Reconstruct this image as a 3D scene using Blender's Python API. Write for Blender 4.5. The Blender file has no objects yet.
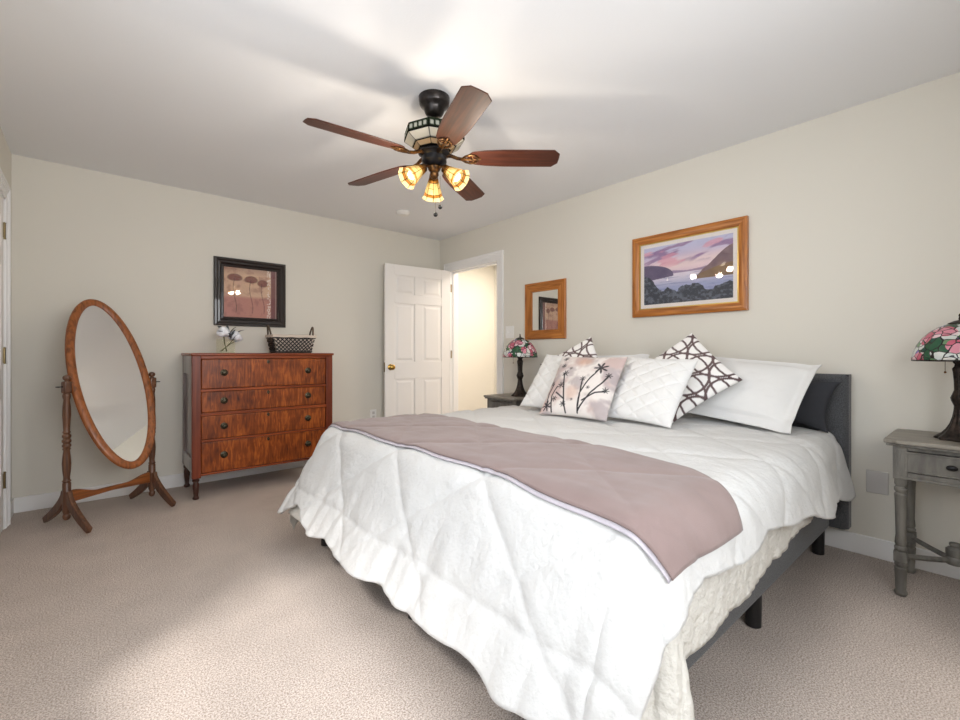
import bpy, bmesh, math, random
import numpy as np
from mathutils import Vector, Matrix
PI = math.pi
random.seed(7); rng = np.random.default_rng(7)
sc = bpy.context.scene
COL = sc.collection

# ---------------------------------------------------------------- camera
cam_d = bpy.data.cameras.new('camera'); cam = bpy.data.objects.new('camera', cam_d); COL.objects.link(cam)
cam_d.sensor_width = 36.0; cam_d.lens = 448.43/960*36.0
cam_d.shift_y = -6.33/960; cam_d.clip_start = 0.02
cam.location = (0, 0, 1.085)
cam.rotation_euler = (PI/2, 0, -0.7136)
sc.camera = cam
# ---------------------------------------------------------------- world, sun, daylight, exposure
w = bpy.data.worlds.new('World'); sc.world = w; w.use_nodes = True
bgn = w.node_tree.nodes['Background']; bgn.inputs[0].default_value = (0.75, 0.86, 1.0, 1); bgn.inputs[1].default_value = 1.0
def light(name, typ, energy, col, loc, rot=(0, 0, 0), **kw):
    d = bpy.data.lights.new(name, typ); d.energy = energy; d.color = col
    for k, v in kw.items(): setattr(d, k, v)
    o = bpy.data.objects.new(name, d); COL.objects.link(o); o.location = loc; o.rotation_euler = rot
    return o
# soft sun through the left window, heading (+x, +y) and steeply down
sd = Vector((.86*.64, .51*.64, -.77)).normalized()
light('sun', 'SUN', 2.0, (1, .95, .9), (-3, -2, 5), sd.to_track_quat('-Z', 'Y').to_euler(), angle=math.radians(12))
# daylight at left window, added fill at near window (just outside the panes)
light('daylight_left', 'AREA', 8, (.97, .985, 1), (-.62, .85, 1.4), (0, -PI/2, 0), shape='RECTANGLE', size=1.5, size_y=1.6)
light('fill_near', 'AREA', 37, (.97, .985, 1), (.57, -.72, 1.56), (PI/2, 0, 0), shape='RECTANGLE', size=1.7, size_y=1.15)
# hallway ceiling lamp
light('hall_light', 'AREA', 24, (1, .89, .78), (4.0, 3.6, 2.38), (0, 0, 0), shape='RECTANGLE', size=.5, size_y=1.2)
vs = sc.view_settings
sc.display_settings.display_device = 'sRGB'
vs.view_transform = 'Standard'; vs.look = 'None'; vs.gamma = 1; vs.exposure = 0.77; vs.use_curve_mapping = False
cy = sc.cycles
cy.use_denoising = True; cy.max_bounces = 10; cy.diffuse_bounces = 6; cy.glossy_bounces = 5; cy.transmission_bounces = 6
cy.transparent_max_bounces = 12; cy.sample_clamp_indirect = 6; cy.caustics_reflective = False; cy.caustics_refractive = False

# ---------------------------------------------------------------- helpers
def lin(c):
    return tuple((x/12.92 if x <= .04045 else ((x+.055)/1.055)**2.4) for x in [v/255 for v in c])
def L4(c): return (*lin(c), 1)
def newmat(name):
    m = bpy.data.materials.new(name); m.use_nodes = True
    nt = m.node_tree; b = nt.nodes['Principled BSDF']
    return m, nt, b
def nd(nt, t, **kw):
    n = nt.nodes.new(t)
    for k, v in kw.items():
        if hasattr(n, k): setattr(n, k, v)
        else: n.inputs[k].default_value = v
    return n
def bump(nt, b, hsock, strength, dist=.01):
    n = nd(nt, 'ShaderNodeBump'); n.inputs['Strength'].default_value = strength; n.inputs['Distance'].default_value = dist
    nt.links.new(hsock, n.inputs['Height']); nt.links.new(n.outputs[0], b.inputs['Normal'])
def plain(name, c, rough=.5, metal=0, coat=0, nscale=0, namt=.1, bscale=0, bstr=.2, bdist=.005, c2=None, stretch=(1, 1, 1), sheen=0, spec=None):
    m, nt, b = newmat(name)
    b.inputs['Base Color'].default_value = L4(c); b.inputs['Roughness'].default_value = rough
    b.inputs['Metallic'].default_value = metal; b.inputs['Coat Weight'].default_value = coat
    if spec is not None: b.inputs['Specular IOR Level'].default_value = spec
    if sheen: b.inputs['Sheen Weight'].default_value = sheen
    tc = nd(nt, 'ShaderNodeTexCoord'); mp = nd(nt, 'ShaderNodeMapping'); mp.inputs['Scale'].default_value = stretch
    nt.links.new(tc.outputs['Object'], mp.inputs[0])
    if nscale:
        n = nd(nt, 'ShaderNodeTexNoise'); n.inputs['Scale'].default_value = nscale; n.inputs['Detail'].default_value = 4
        nt.links.new(mp.outputs[0], n.inputs[0])
        r = nd(nt, 'ShaderNodeValToRGB'); a = c2 or tuple(x*(1-namt) for x in c)
        r.color_ramp.elements[0].color = L4(a); r.color_ramp.elements[1].color = L4(c)
        r.color_ramp.elements[0].position = .35; r.color_ramp.elements[1].position = .65
        nt.links.new(n.outputs[0], r.inputs[0]); nt.links.new(r.outputs[0], b.inputs['Base Color'])
    if bscale:
        n = nd(nt, 'ShaderNodeTexNoise'); n.inputs['Scale'].default_value = bscale; n.inputs['Detail'].default_value = 3
        nt.links.new(mp.outputs[0], n.inputs[0]); bump(nt, b, n.outputs[0], bstr, bdist)
    return m
def wood(name, dark, mid, lightc, axis, fine=90, rough=.35, coat=.25, tiger=0):
    """grain runs along 'axis'; tiger adds cross figure"""
    m, nt, b = newmat(name); b.inputs['Specular IOR Level'].default_value = .35; b.inputs['Roughness'].default_value = rough; b.inputs['Coat Weight'].default_value = coat; b.inputs['Coat Roughness'].default_value = .25
    tc = nd(nt, 'ShaderNodeTexCoord'); mp = nd(nt, 'ShaderNodeMapping')
    s = [1, 1, 1]; s['xyz'.index(axis)] = .06; mp.inputs['Scale'].default_value = s
    nt.links.new(tc.outputs['Object'], mp.inputs[0])
    n = nd(nt, 'ShaderNodeTexNoise'); n.inputs['Scale'].default_value = fine; n.inputs['Detail'].default_value = 5; n.inputs['Distortion'].default_value = .6
    nt.links.new(mp.outputs[0], n.inputs[0])
    r = nd(nt, 'ShaderNodeValToRGB'); e = r.color_ramp.elements
    e[0].position = .28; e[0].color = L4(dark); e[1].position = .72; e[1].color = L4(lightc)
    k = e.new(.5); k.color = L4(mid)
    src = n.outputs[0]
    if tiger:
        mp2 = nd(nt, 'ShaderNodeMapping'); s2 = [1, 1, 1]; s2['xyz'.index(axis)] = 1; s2[2] = .14 if axis != 'z' else 1; mp2.inputs['Scale'].default_value = s2
        nt.links.new(tc.outputs['Object'], mp2.inputs[0])
        t = nd(nt, 'ShaderNodeTexNoise'); t.inputs['Scale'].default_value = 75; t.inputs['Detail'].default_value = 3; t.inputs['Distortion'].default_value = .8
        nt.links.new(mp2.outputs[0], t.inputs[0])
        t2 = nd(nt, 'ShaderNodeTexNoise'); t2.inputs['Scale'].default_value = 6; t2.inputs['Detail'].default_value = 2
        nt.links.new(tc.outputs['Object'], t2.inputs[0])
        mx = nd(nt, 'ShaderNodeMix'); mx.data_type = 'FLOAT'; mx.inputs[0].default_value = tiger
        nt.links.new(n.outputs[0], mx.inputs[2]); nt.links.new(t.outputs[0], mx.inputs[3])
        mx2 = nd(nt, 'ShaderNodeMix'); mx2.data_type = 'FLOAT'; mx2.inputs[0].default_value = .35
        nt.links.new(mx.outputs[0], mx2.inputs[2]); nt.links.new(t2.outputs[0], mx2.inputs[3])
        src = mx2.outputs[0]
    nt.links.new(src, r.inputs[0]); nt.links.new(r.outputs[0], b.inputs['Base Color'])
    bump(nt, b, src, .08, .002)
    return m
def attrmat(name, rough=.7, bscale=0, bstr=.2, coat=0, sheen=0):
    m, nt, b = newmat(name); a = nd(nt, 'ShaderNodeVertexColor'); a.layer_name = 'Col'
    nt.links.new(a.outputs[0], b.inputs['Base Color']); b.inputs['Roughness'].default_value = rough; b.inputs['Coat Weight'].default_value = coat
    if sheen: b.inputs['Sheen Weight'].default_value = sheen
    if bscale:
        tc = nd(nt, 'ShaderNodeTexCoord'); n = nd(nt, 'ShaderNodeTexNoise'); n.inputs['Scale'].default_value = bscale
        nt.links.new(tc.outputs['Object'], n.inputs[0]); bump(nt, b, n.outputs[0], bstr, .004)
    return m
def glassmat(name, tint=(255, 255, 255), gloss=.06, rough=0):
    m = bpy.data.materials.new(name); m.use_nodes = True; nt = m.node_tree; nt.nodes.clear()
    o = nd(nt, 'ShaderNodeOutputMaterial'); t = nd(nt, 'ShaderNodeBsdfTransparent'); t.inputs[0].default_value = L4(tint)
    g = nd(nt, 'ShaderNodeBsdfGlossy'); g.inputs['Roughness'].default_value = rough; mx = nd(nt, 'ShaderNodeMixShader')
    f = nd(nt, 'ShaderNodeFresnel'); f.inputs[0].default_value = 1.5
    ge = nd(nt, 'ShaderNodeNewGeometry'); iv = nd(nt, 'ShaderNodeMath', operation='SUBTRACT'); iv.inputs[0].default_value = 1; ml = nd(nt, 'ShaderNodeMath', operation='MULTIPLY')
    nt.links.new(ge.outputs['Backfacing'], iv.inputs[1]); nt.links.new(iv.outputs[0], ml.inputs[0]); nt.links.new(f.outputs[0], ml.inputs[1])
    nt.links.new(ml.outputs[0], mx.inputs[0]); nt.links.new(t.outputs[0], mx.inputs[1]); nt.links.new(g.outputs[0], mx.inputs[2]); nt.links.new(mx.outputs[0], o.inputs[0])
    return m

class MB:
    def __init__(s): s.v = []; s.f = []; s.col = None
    def add(s, vs_, fs, M=None):
        o = len(s.v)
        for p in vs_:
            p = Vector(p); s.v.append(M @ p if M is not None else p)
        s.f += [tuple(o+i for i in f) for f in fs]; return s
    def box(s, x0, x1, y0, y1, z0, z1, M=None):
        v = [(x, y, z) for x in (x0, x1) for y in (y0, y1) for z in (z0, z1)]
        return s.add(v, [(0, 1, 3, 2), (4, 6, 7, 5), (0, 4, 5, 1), (2, 3, 7, 6), (0, 2, 6, 4), (1, 5, 7, 3)], M)
    def lathe(s, prof, seg=24, M=None, cap=True):
        n = len(prof); v = []
        for r, z in prof:
            for k in range(seg):
                a = 2*PI*k/seg; v.append((r*math.cos(a), r*math.sin(a), z))
        f = []
        for i in range(n-1):
            for k in range(seg):
                k2 = (k+1) % seg; f.append((i*seg+k, i*seg+k2, (i+1)*seg+k2, (i+1)*seg+k))
        if cap:
            if prof[0][0] > 1e-4: f.append(tuple(range(seg))[::-1])
            if prof[-1][0] > 1e-4: f.append(tuple((n-1)*seg+k for k in range(seg)))
        return s.add(v, f, M)
    def tube(s, path, r, seg=10, M=None, flat=1.0):
        path = [Vector(p) for p in path]; n = len(path); rr = r if hasattr(r, '__len__') else [r]*n
        v = []; up = None
        for i in range(n):
            t = (path[min(i+1, n-1)]-path[max(i-1, 0)]).normalized()
            if up is None: up = Vector((0, 0, 1)) if abs(t.z) < .9 else Vector((1, 0, 0))
            a = t.cross(up).normalized(); b = a.cross(t).normalized(); up = b
            for k in range(seg):
                an = 2*PI*k/seg; v.append(path[i]+a*math.cos(an)*rr[i]*flat+b*math.sin(an)*rr[i])
        f = [(i*seg+k, i*seg+(k+1) % seg, (i+1)*seg+(k+1) % seg, (i+1)*seg+k) for i in range(n-1) for k in range(seg)]
        f += [tuple(range(seg))[::-1], tuple((n-1)*seg+k for k in range(seg))]
        return s.add(v, f, M)
    def prism(s, poly, z0, z1, M=None):
        n = len(poly); v = [(x, y, z0) for x, y in poly]+[(x, y, z1) for x, y in poly]
        f = [tuple(range(n))[::-1], tuple(range(n, 2*n))]+[(i, (i+1) % n, n+(i+1) % n, n+i) for i in range(n)]
        return s.add(v, f, M)
    def sphere(s, c, r, seg=16, rings=10, sc_=(1, 1, 1)):
        prof = [(max(r*math.sin(PI*i/rings), 1e-5), -r*math.cos(PI*i/rings)) for i in range(rings+1)]
        return s.lathe(prof, seg, Matrix.Translation(c) @ Matrix.Diagonal((*sc_, 1)), cap=False)
    def grid(s, A, col=None, closed=False):
        n, m = A.shape[:2]; o = len(s.v)
        s.v += [Vector(p) for p in A.reshape(-1, 3)]
        s.f += [(o+i*m+j, o+i*m+(j+1) % m, o+(i+1)*m+(j+1) % m, o+(i+1)*m+j) for i in range(n-1) for j in range(m if closed else m-1)]
        if col is not None:
            c = col.reshape(-1, 3); s.col = c if s.col is None else np.vstack([s.col, c])
        return s
    def build(s, name, mt, parent=None, smooth=40, bevel=0, bseg=2, solid=0, weld=False, fixn=True):
        me = bpy.data.meshes.new(name); me.from_pydata([tuple(p) for p in s.v], [], s.f); me.update()
        bm = bmesh.new(); bm.from_mesh(me)
        if weld: bmesh.ops.remove_doubles(bm, verts=bm.verts, dist=1e-5)
        if fixn: bmesh.ops.recalc_face_normals(bm, faces=bm.faces)
        if smooth:
            for f in bm.faces: f.smooth = True
            lim = math.radians(smooth)
            for e in bm.edges:
                if len(e.link_faces) == 2 and e.calc_face_angle(0) > lim: e.smooth = False
        bm.to_mesh(me); bm.free()
        if s.col is not None and len(s.col) == len(me.vertices):
            ca = me.color_attributes.new('Col', 'FLOAT_COLOR', 'POINT')
            ca.data.foreach_set('color', np.hstack([s.col, np.ones((len(s.col), 1))]).astype(np.float32).ravel())
        me.materials.append(mt)
        o = bpy.data.objects.new(name, me); COL.objects.link(o)
        if parent is not None: o.parent = parent
        if bevel:
            b = o.modifiers.new('bevel', 'BEVEL'); b.width = bevel; b.segments = bseg; b.limit_method = 'ANGLE'; b.angle_limit = math.radians(40); b.harden_normals = False
        if solid:
            b = o.modifiers.new('solid', 'SOLIDIFY'); b.thickness = solid; b.offset = 0
        return o
def thing(name, label, cat, loc=(0, 0, 0), rz=0, group=None):
    o = bpy.data.objects.new(name, None); COL.objects.link(o); o.location = loc; o.rotation_euler = (0, 0, rz); o.empty_display_size = .05
    return tag(o, label, cat, group)
def tag(o, label, cat, group=None):
    o['label'] = label; o['category'] = cat
    if group: o['group'] = group
    return o
def struct(o): o['kind'] = 'structure'; return o
def copy_tree(o, parent=None):
    c = o.copy(); COL.objects.link(c); c.parent = parent
    for ch in list(o.children): copy_tree(ch, c)
    return c
def ss(a, b, x): t = np.clip((x-a)/(b-a), 0, 1); return t*t*(3-2*t)
_perm = rng.random((64, 64))
def vnoise(x, y, seed=0):
    x = np.asarray(x, float)+seed*17.3; y = np.asarray(y, float)+seed*7.7
    xi = np.floor(x).astype(int); yi = np.floor(y).astype(int); fx = x-xi; fy = y-yi
    fx = fx*fx*(3-2*fx); fy = fy*fy*(3-2*fy)
    g = lambda a, b: _perm[a % 64, b % 64]
    return (g(xi, yi)*(1-fx)+g(xi+1, yi)*fx)*(1-fy)+(g(xi, yi+1)*(1-fx)+g(xi+1, yi+1)*fx)*fy
def fbm(x, y, seed=0, oct_=4):
    s = 0; a = .5
    for k in range(oct_): s = s+a*vnoise(x*2**k, y*2**k, seed+k); a *= .5
    return s/(1-.5**oct_)
def lerp(c1, c2, t): t = np.asarray(t)[..., None]; return c1*(1-t)+c2*t
def C(c): return np.array(lin(c))

# ---------------------------------------------------------------- materials
M = {}
M['wall'] = plain('wall_paint', (218, 214, 204), .75, bscale=180, bstr=.05, spec=.3)
M['ceiling'] = plain('ceiling_paint', (232, 233, 235), .85, bscale=120, bstr=.08, spec=.2)
M['trim'] = plain('white_trim_paint', (232, 231, 230), .35)
M['door'] = plain('white_door_paint', (234, 231, 228), .38)
M['brass'] = plain('brass', (176, 142, 72), .25, 1)
M['hinge'] = plain('hinge_brass', (128, 112, 80), .35, 1)
M['plastic'] = plain('white_plastic', (232, 231, 228), .4)
M['greyplate'] = plain('grey_plate', (196, 193, 190), .45)
M['bronze'] = plain('dark_bronze', (66, 62, 60), .3, .85, nscale=30, c2=(46, 43, 42))
M['antique'] = plain('antique_brass', (120, 84, 48), .35, .9, nscale=60, c2=(52, 38, 28))
M['black'] = plain('black_metal', (28, 28, 31), .3, .5)
M['iron'] = plain('lamp_bronze', (60, 50, 44), .42, .7, nscale=70, c2=(30, 26, 24), bscale=90, bstr=.4)
M['mirror'] = plain('mirror_silver', (240, 240, 238), .0, 1)
M['pane'] = glassmat('picture_glass')
M['vaseglass'] = glassmat('vase_glass', (254, 254, 250))
M['oak'] = wood('oak_stain', (96, 52, 24), (140, 80, 38), (160, 96, 50), 'z', 60)
M['oakx'] = wood('oak_stain_across', (96, 52, 24), (140, 80, 38), (160, 96, 50), 'x', 60)
M['darkoak'] = wood('dark_oak_stain', (62, 40, 28), (96, 64, 46), (116, 80, 58), 'z', 70)
M['mahog'] = wood('cherry_red_wood', (78, 32, 18), (108, 47, 26), (128, 60, 34), 'z', 40, .35, .12)
M['mahogx'] = wood('cherry_red_rail_wood', (96, 40, 18), (134, 62, 28), (158, 78, 36), 'x', 40, .35, .12)
M['figured'] = wood('figured_maple_drawer', (54, 20, 9), (130, 62, 22), (196, 108, 44), 'x', 30, .35, .15, tiger=.9)
M['legwood'] = plain('dark_turned_wood', (62, 30, 20), .3, coat=.4)
M['glarewood'] = plain('glare_greyed_side_wood', (140, 126, 122), .35, coat=.6, nscale=20, c2=(98, 84, 82), stretch=(1, 1, .1))  # reflected glare put into the base colour as a lighter grey
M['blade'] = wood('fan_blade_wood', (44, 19, 12), (68, 32, 19), (86, 43, 25), 'x', 50, .45, 0)
M['frameblk'] = plain('black_carved_frame', (44, 32, 28), .3, .2, coat=.5, bscale=220, bstr=.8, bdist=.004, nscale=160, c2=(20, 15, 14))
M['frameoak'] = wood('orange_oak_frame', (124, 70, 24), (170, 104, 44), (194, 128, 62), 'x', 70)
M['frameoakz'] = wood('orange_oak_frame_upright', (124, 70, 24), (170, 104, 44), (194, 128, 62), 'z', 70)
M['gold'] = plain('gilt_slip', (196, 168, 96), .3, .8)
M['matboard'] = plain('mat_board', (226, 218, 214), .8)
M['grey_paint'] = plain('grey_wash_paint', (120, 117, 110), .5, nscale=35, c2=(92, 89, 84), stretch=(1, 1, .2), bscale=60, bstr=.15)
M['grey_top'] = plain('grey_wash_top', (146, 140, 130), .45, nscale=35, c2=(126, 120, 111), stretch=(1, .2, 1))
M['fabric'] = plain('charcoal_linen', (88, 89, 92), .9, nscale=240, c2=(56, 57, 60), bscale=500, bstr=.4, sheen=.2)
M['legblack'] = plain('black_bed_leg', (24, 24, 26), .4)
M['mattress'] = plain('mattress_ticking', (226, 224, 220), .9)
M['comforter'] = plain('white_cotton', (208, 208, 207), .9, bscale=55, bstr=.6, bdist=.006, sheen=.1, spec=.2)
M['coverlet'] = plain('off_white_quilt', (212, 209, 202), .9, bscale=60, bstr=.9, bdist=.01, spec=.2)
M['runner'] = plain('taupe_runner_cloth', (142, 124, 121), .85, nscale=6, c2=(134, 116, 113), bscale=300, bstr=.15, sheen=.25, spec=.2)
M['runneredge'] = plain('pale_runner_lining', (190, 184, 192), .8)
M['pillow'] = plain('white_pillow_cotton', (224, 224, 223), .9, bscale=40, bstr=.25, bdist=.006, spec=.2)
M['darkpillow'] = plain('charcoal_pillow', (50, 51, 56), .9, bscale=300, bstr=.3)
M['attrcloth'] = attrmat('printed_cloth', .85, 300, .2)
M['attrart'] = attrmat('printed_art', .6)
M['basket'] = plain('dark_wicker', (56, 51, 48), .6, nscale=120, c2=(36, 33, 32))
M['liner'] = plain('cream_liner_cloth', (206, 192, 178), .9)
M['rope'] = plain('basket_handle', (84, 70, 56), .7)
M['petal'] = plain('white_petal', (236, 238, 244), .7)
M['leaf'] = plain('grey_green_leaf', (74, 80, 84), .6)
M['stem'] = plain('green_stem', (96, 98, 52), .6)
# carpet
m, nt, b = newmat('beige_carpet'); M['carpet'] = m
b.inputs['Roughness'].default_value = 1; b.inputs['Specular IOR Level'].default_value = .05
tc = nd(nt, 'ShaderNodeTexCoord')
n1 = nd(nt, 'ShaderNodeTexNoise'); n1.inputs['Scale'].default_value = 185; n1.inputs['Detail'].default_value = 5; n1.inputs['Roughness'].default_value = .75
n2 = nd(nt, 'ShaderNodeTexNoise'); n2.inputs['Scale'].default_value = 5; n2.inputs['Detail'].default_value = 3
r1 = nd(nt, 'ShaderNodeValToRGB'); r1.color_ramp.elements[0].position = .40; r1.color_ramp.elements[1].position = .60
r1.color_ramp.elements[0].color = L4((146, 133, 124)); r1.color_ramp.elements[1].color = L4((220, 209, 201))
r2 = nd(nt, 'ShaderNodeValToRGB'); r2.color_ramp.elements[0].position = .3; r2.color_ramp.elements[1].position = .7
r2.color_ramp.elements[0].color = (.9, .9, .9, 1); r2.color_ramp.elements[1].color = (1, 1, 1, 1)
mx = nd(nt, 'ShaderNodeMix'); mx.data_type = 'RGBA'; mx.blend_type = 'MULTIPLY'; mx.inputs[0].default_value = 1
for n in (n1, n2): nt.links.new(tc.outputs['Object'], n.inputs[0])
nt.links.new(n1.outputs[0], r1.inputs[0]); nt.links.new(n2.outputs[0], r2.inputs[0])
nt.links.new(r1.outputs[0], mx.inputs[6]); nt.links.new(r2.outputs[0], mx.inputs[7]); nt.links.new(mx.outputs[2], b.inputs['Base Color'])
bump(nt, b, n1.outputs[0], .12, .006)
# leaded floral shade of the bedside lamps
m, nt, b = newmat('leaded_floral_glass'); M['tiffany'] = m
b.inputs['Roughness'].default_value = .25
tc = nd(nt, 'ShaderNodeTexCoord')
vo = nd(nt, 'ShaderNodeTexVoronoi'); vo.inputs['Scale'].default_value = 33
ve = nd(nt, 'ShaderNodeTexVoronoi'); ve.feature = 'DISTANCE_TO_EDGE'; ve.inputs['Scale'].default_value = 33
vb = nd(nt, 'ShaderNodeTexVoronoi'); vb.inputs['Scale'].default_value = 10.5
vd = nd(nt, 'ShaderNodeTexNoise'); vd.inputs['Scale'].default_value = 9
va = nd(nt, 'ShaderNodeVectorMath', operation='ADD'); vsx = nd(nt, 'ShaderNodeVectorMath', operation='SCALE'); vsx.inputs['Scale'].default_value = .07
nt.links.new(tc.outputs['Object'], vd.inputs[0]); nt.links.new(vd.outputs['Color'], vsx.inputs[0]); nt.links.new(tc.outputs['Object'], va.inputs[0]); nt.links.new(vsx.outputs[0], va.inputs[1])
for n in (vo, ve, vb): nt.links.new(va.outputs[0], n.inputs['Vector'])
sep = nd(nt, 'ShaderNodeSeparateColor'); nt.links.new(vo.outputs['Color'], sep.inputs[0])
rg = nd(nt, 'ShaderNodeValToRGB'); rg.color_ramp.interpolation = 'CONSTANT'
el = rg.color_ramp.elements; el[0].position = 0; el[0].color = L4((40, 84, 58)); el[1].position = .26; el[1].color = L4((198, 202, 198))
for p_, c_ in ((.44, (96, 128, 92)), (.6, (120, 108, 168)), (.7, (206, 204, 198)), (.84, (34, 70, 60))): k = el.new(p_); k.color = L4(c_)
rp = nd(nt, 'ShaderNodeValToRGB'); rp.color_ramp.interpolation = 'CONSTANT'
el = rp.color_ramp.elements; el[0].position = 0; el[0].color = L4((186, 92, 112)); el[1].position = .4; el[1].color = L4((206, 134, 150))
k = el.new(.75); k.color = L4((222, 190, 196))
nt.links.new(sep.outputs[0], rg.inputs[0]); nt.links.new(sep.outputs[1], rp.inputs[0])
lt = nd(nt, 'ShaderNodeMath', operation='LESS_THAN'); lt.inputs[1].default_value = .45; nt.links.new(vb.outputs['Distance'], lt.inputs[0])
mm = nd(nt, 'ShaderNodeMix'); mm.data_type = 'RGBA'; nt.links.new(lt.outputs[0], mm.inputs[0]); nt.links.new(rg.outputs[0], mm.inputs[6]); nt.links.new(rp.outputs[0], mm.inputs[7])
le = nd(nt, 'ShaderNodeMath', operation='LESS_THAN'); le.inputs[1].default_value = .055; nt.links.new(ve.outputs['Distance'], le.inputs[0])
m2 = nd(nt, 'ShaderNodeMix'); m2.data_type = 'RGBA'; nt.links.new(le.outputs[0], m2.inputs[0]); nt.links.new(mm.outputs[2], m2.inputs[6]); m2.inputs[7].default_value = L4((26, 22, 22))
nt.links.new(m2.outputs[2], b.inputs['Base Color'])
# translucent glass of the fan
def lampglass(name, transp):
    m = bpy.data.materials.new(name); m.use_nodes = True; nt = m.node_tree; nt.nodes.clear()
    o = nd(nt, 'ShaderNodeOutputMaterial'); a = nd(nt, 'ShaderNodeVertexColor'); a.layer_name = 'Col'
    t = nd(nt, 'ShaderNodeBsdfTransparent'); tl = nd(nt, 'ShaderNodeBsdfTranslucent'); d = nd(nt, 'ShaderNodeBsdfDiffuse')
    for s_ in (t, tl, d): nt.links.new(a.outputs[0], s_.inputs[0])
    m1 = nd(nt, 'ShaderNodeMixShader'); m1.inputs[0].default_value = .5; nt.links.new(tl.outputs[0], m1.inputs[1]); nt.links.new(d.outputs[0], m1.inputs[2])
    m2 = nd(nt, 'ShaderNodeMixShader'); m2.inputs[0].default_value = transp; nt.links.new(m1.outputs[0], m2.inputs[1]); nt.links.new(t.outputs[0], m2.inputs[2])
    nt.links.new(m2.outputs[0], o.inputs[0]); return m
M['shadeglass'] = lampglass('amber_leaded_glass', .3)
M['bowlglass'] = lampglass('white_leaded_glass', .1)
m, nt, b = newmat('lit_bulb'); M['bulb'] = m
b.inputs['Emission Color'].default_value = (1, .86, .62, 1); b.inputs['Emission Strength'].default_value = 4.5

# ---------------------------------------------------------------- room shell
XR, YF, XL, YN, H = 3.157, 4.382, -.412, -.50, 2.44
struct(MB().box(XL-.15, 4.6, YN-.15, YF+.6, -.1, 0).build('floor', M['carpet'], smooth=0))
struct(MB().box(XL-.15, 4.6, YN-.15, YF+.6, H, H+.1).build('ceiling', M['ceiling'], smooth=0))
struct(MB().box(XL-.15, XR, YF, YF+.12, 0, H).build('wall_far', M['wall'], smooth=0))
DY0, DY1, DZ = 3.365, 4.190, 2.05          # doorway in the right wall
wr = MB().box(XR, XR+.115, YN-.15, DY0, 0, H).box(XR, XR+.115, DY1, YF+.12, 0, H).box(XR, XR+.115, DY0, DY1, DZ, H)
struct(wr.build('wall_right', M['wall'], smooth=0))
# left wall: closet door opening and window opening
CY0, CY1 = 3.235, 4.03
WY0, WY1, WZ0, WZ1 = .15, 1.70, .62, 2.12
wl = MB()
for a0, a1, z0, z1 in ((YN-.15, WY0, 0, H), (WY0, WY1, 0, WZ0), (WY0, WY1, WZ1, H), (WY1, CY0, 0, H), (CY0, CY1, DZ, H), (CY1, YF, 0, H)):
    wl.box(XL-.14, XL, a0, a1, z0, z1)
wl.box(XL-.16, XL-.14, CY0-.1, CY1+.1, 0, DZ+.1)
struct(wl.build('wall_left', M['wall'], smooth=0))
VX0, VX1, VZ0, VZ1 = -.28, 1.42, 1.0, 2.12  # unseen opening, placed and raised to steer the added fill light
wn = MB()
for a0, a1, z0, z1 in ((XL-.15, VX0, 0, H), (VX0, VX1, 0, VZ0), (VX0, VX1, VZ1, H), (VX1, XR, 0, H)):
    wn.box(a0, a1, YN-.14, YN, z0, z1)
struct(wn.build('wall_near', M['wall'], smooth=0))
# hallway beyond the door
struct(MB().box(4.5, 4.6, 2.4, YF+.6, 0, H).build('wall_hall', M['wall'], smooth=0))
struct(MB().box(XR+.115, 4.5, 2.3, 2.4, 0, H).box(XR+.115, 4.5, YF+.5, YF+.6, 0, H).build('wall_hall_end', M['wall'], smooth=0))
# windows (sash windows on unseen sides; near one added, shaped for fill light)
def window(name, horiz, c0, c1, z0, z1, wall):
    f = MB(); t = .05
    def bx(a0, a1, b0, b1, zz0, zz1):   # a along the wall, b depth
        if horiz: f.box(a0, a1, b0, b1, zz0, zz1)
        else: f.box(b0, b1, a0, a1, zz0, zz1)
    bx(c0, c0+t, wall-.10, wall-.06, z0, z1); bx(c1-t, c1, wall-.10, wall-.06, z0, z1)
    bx(c0, c1, wall-.10, wall-.06, z0, z0+t); bx(c0, c1, wall-.10, wall-.06, z1-t, z1); bx(c0, c1, wall-.10, wall-.06, (z0+z1)/2-.02, (z0+z1)/2+.02)
    for a0, a1, b0, b1 in ((c0-.08, c0, z0-.08, z1+.08), (c1, c1+.08, z0-.08, z1+.08), (c0, c1, z1, z1+.08), (c0-.1, c1+.1, z0-.03, z0)):
        bx(a0, a1, wall+.0005, wall+.018, b0, b1)
    o = struct(f.build(name, M['trim'], smooth=0))
    g = MB()
    if horiz: g.box(c0+t, c1-t, wall-.083, wall-.079, z0+t, z1-t)
    else: g.box(wall-.083, wall-.079, c0+t, c1-t, z0+t, z1-t)
    g.build('pane', M['pane'], o, smooth=0)
window('window_1', False, WY0, WY1, WZ0, WZ1, XL)
window('fill_window', True, VX0, VX1, VZ0, VZ1, YN)
# baseboards
def base(name, segs):
    mb = MB()
    for x0, x1, y0, y1 in segs: mb.box(x0, x1, y0, y1, 0, .105)
    struct(mb.build(name, M['trim'], bevel=.004))
base('baseboard_far', [(XL, XR, YF-.013, YF)])
base('baseboard_right', [(XR-.013, XR, YN, 3.278), (XR-.013, XR, 4.278, YF-.013)])
base('baseboard_left', [(XL, XL+.013, 4.118, YF-.013), (XL, XL+.013, YN, 3.147)])
base('baseboard_near', [(XL+.013, XR-.013, YN, YN+.013)])
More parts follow.
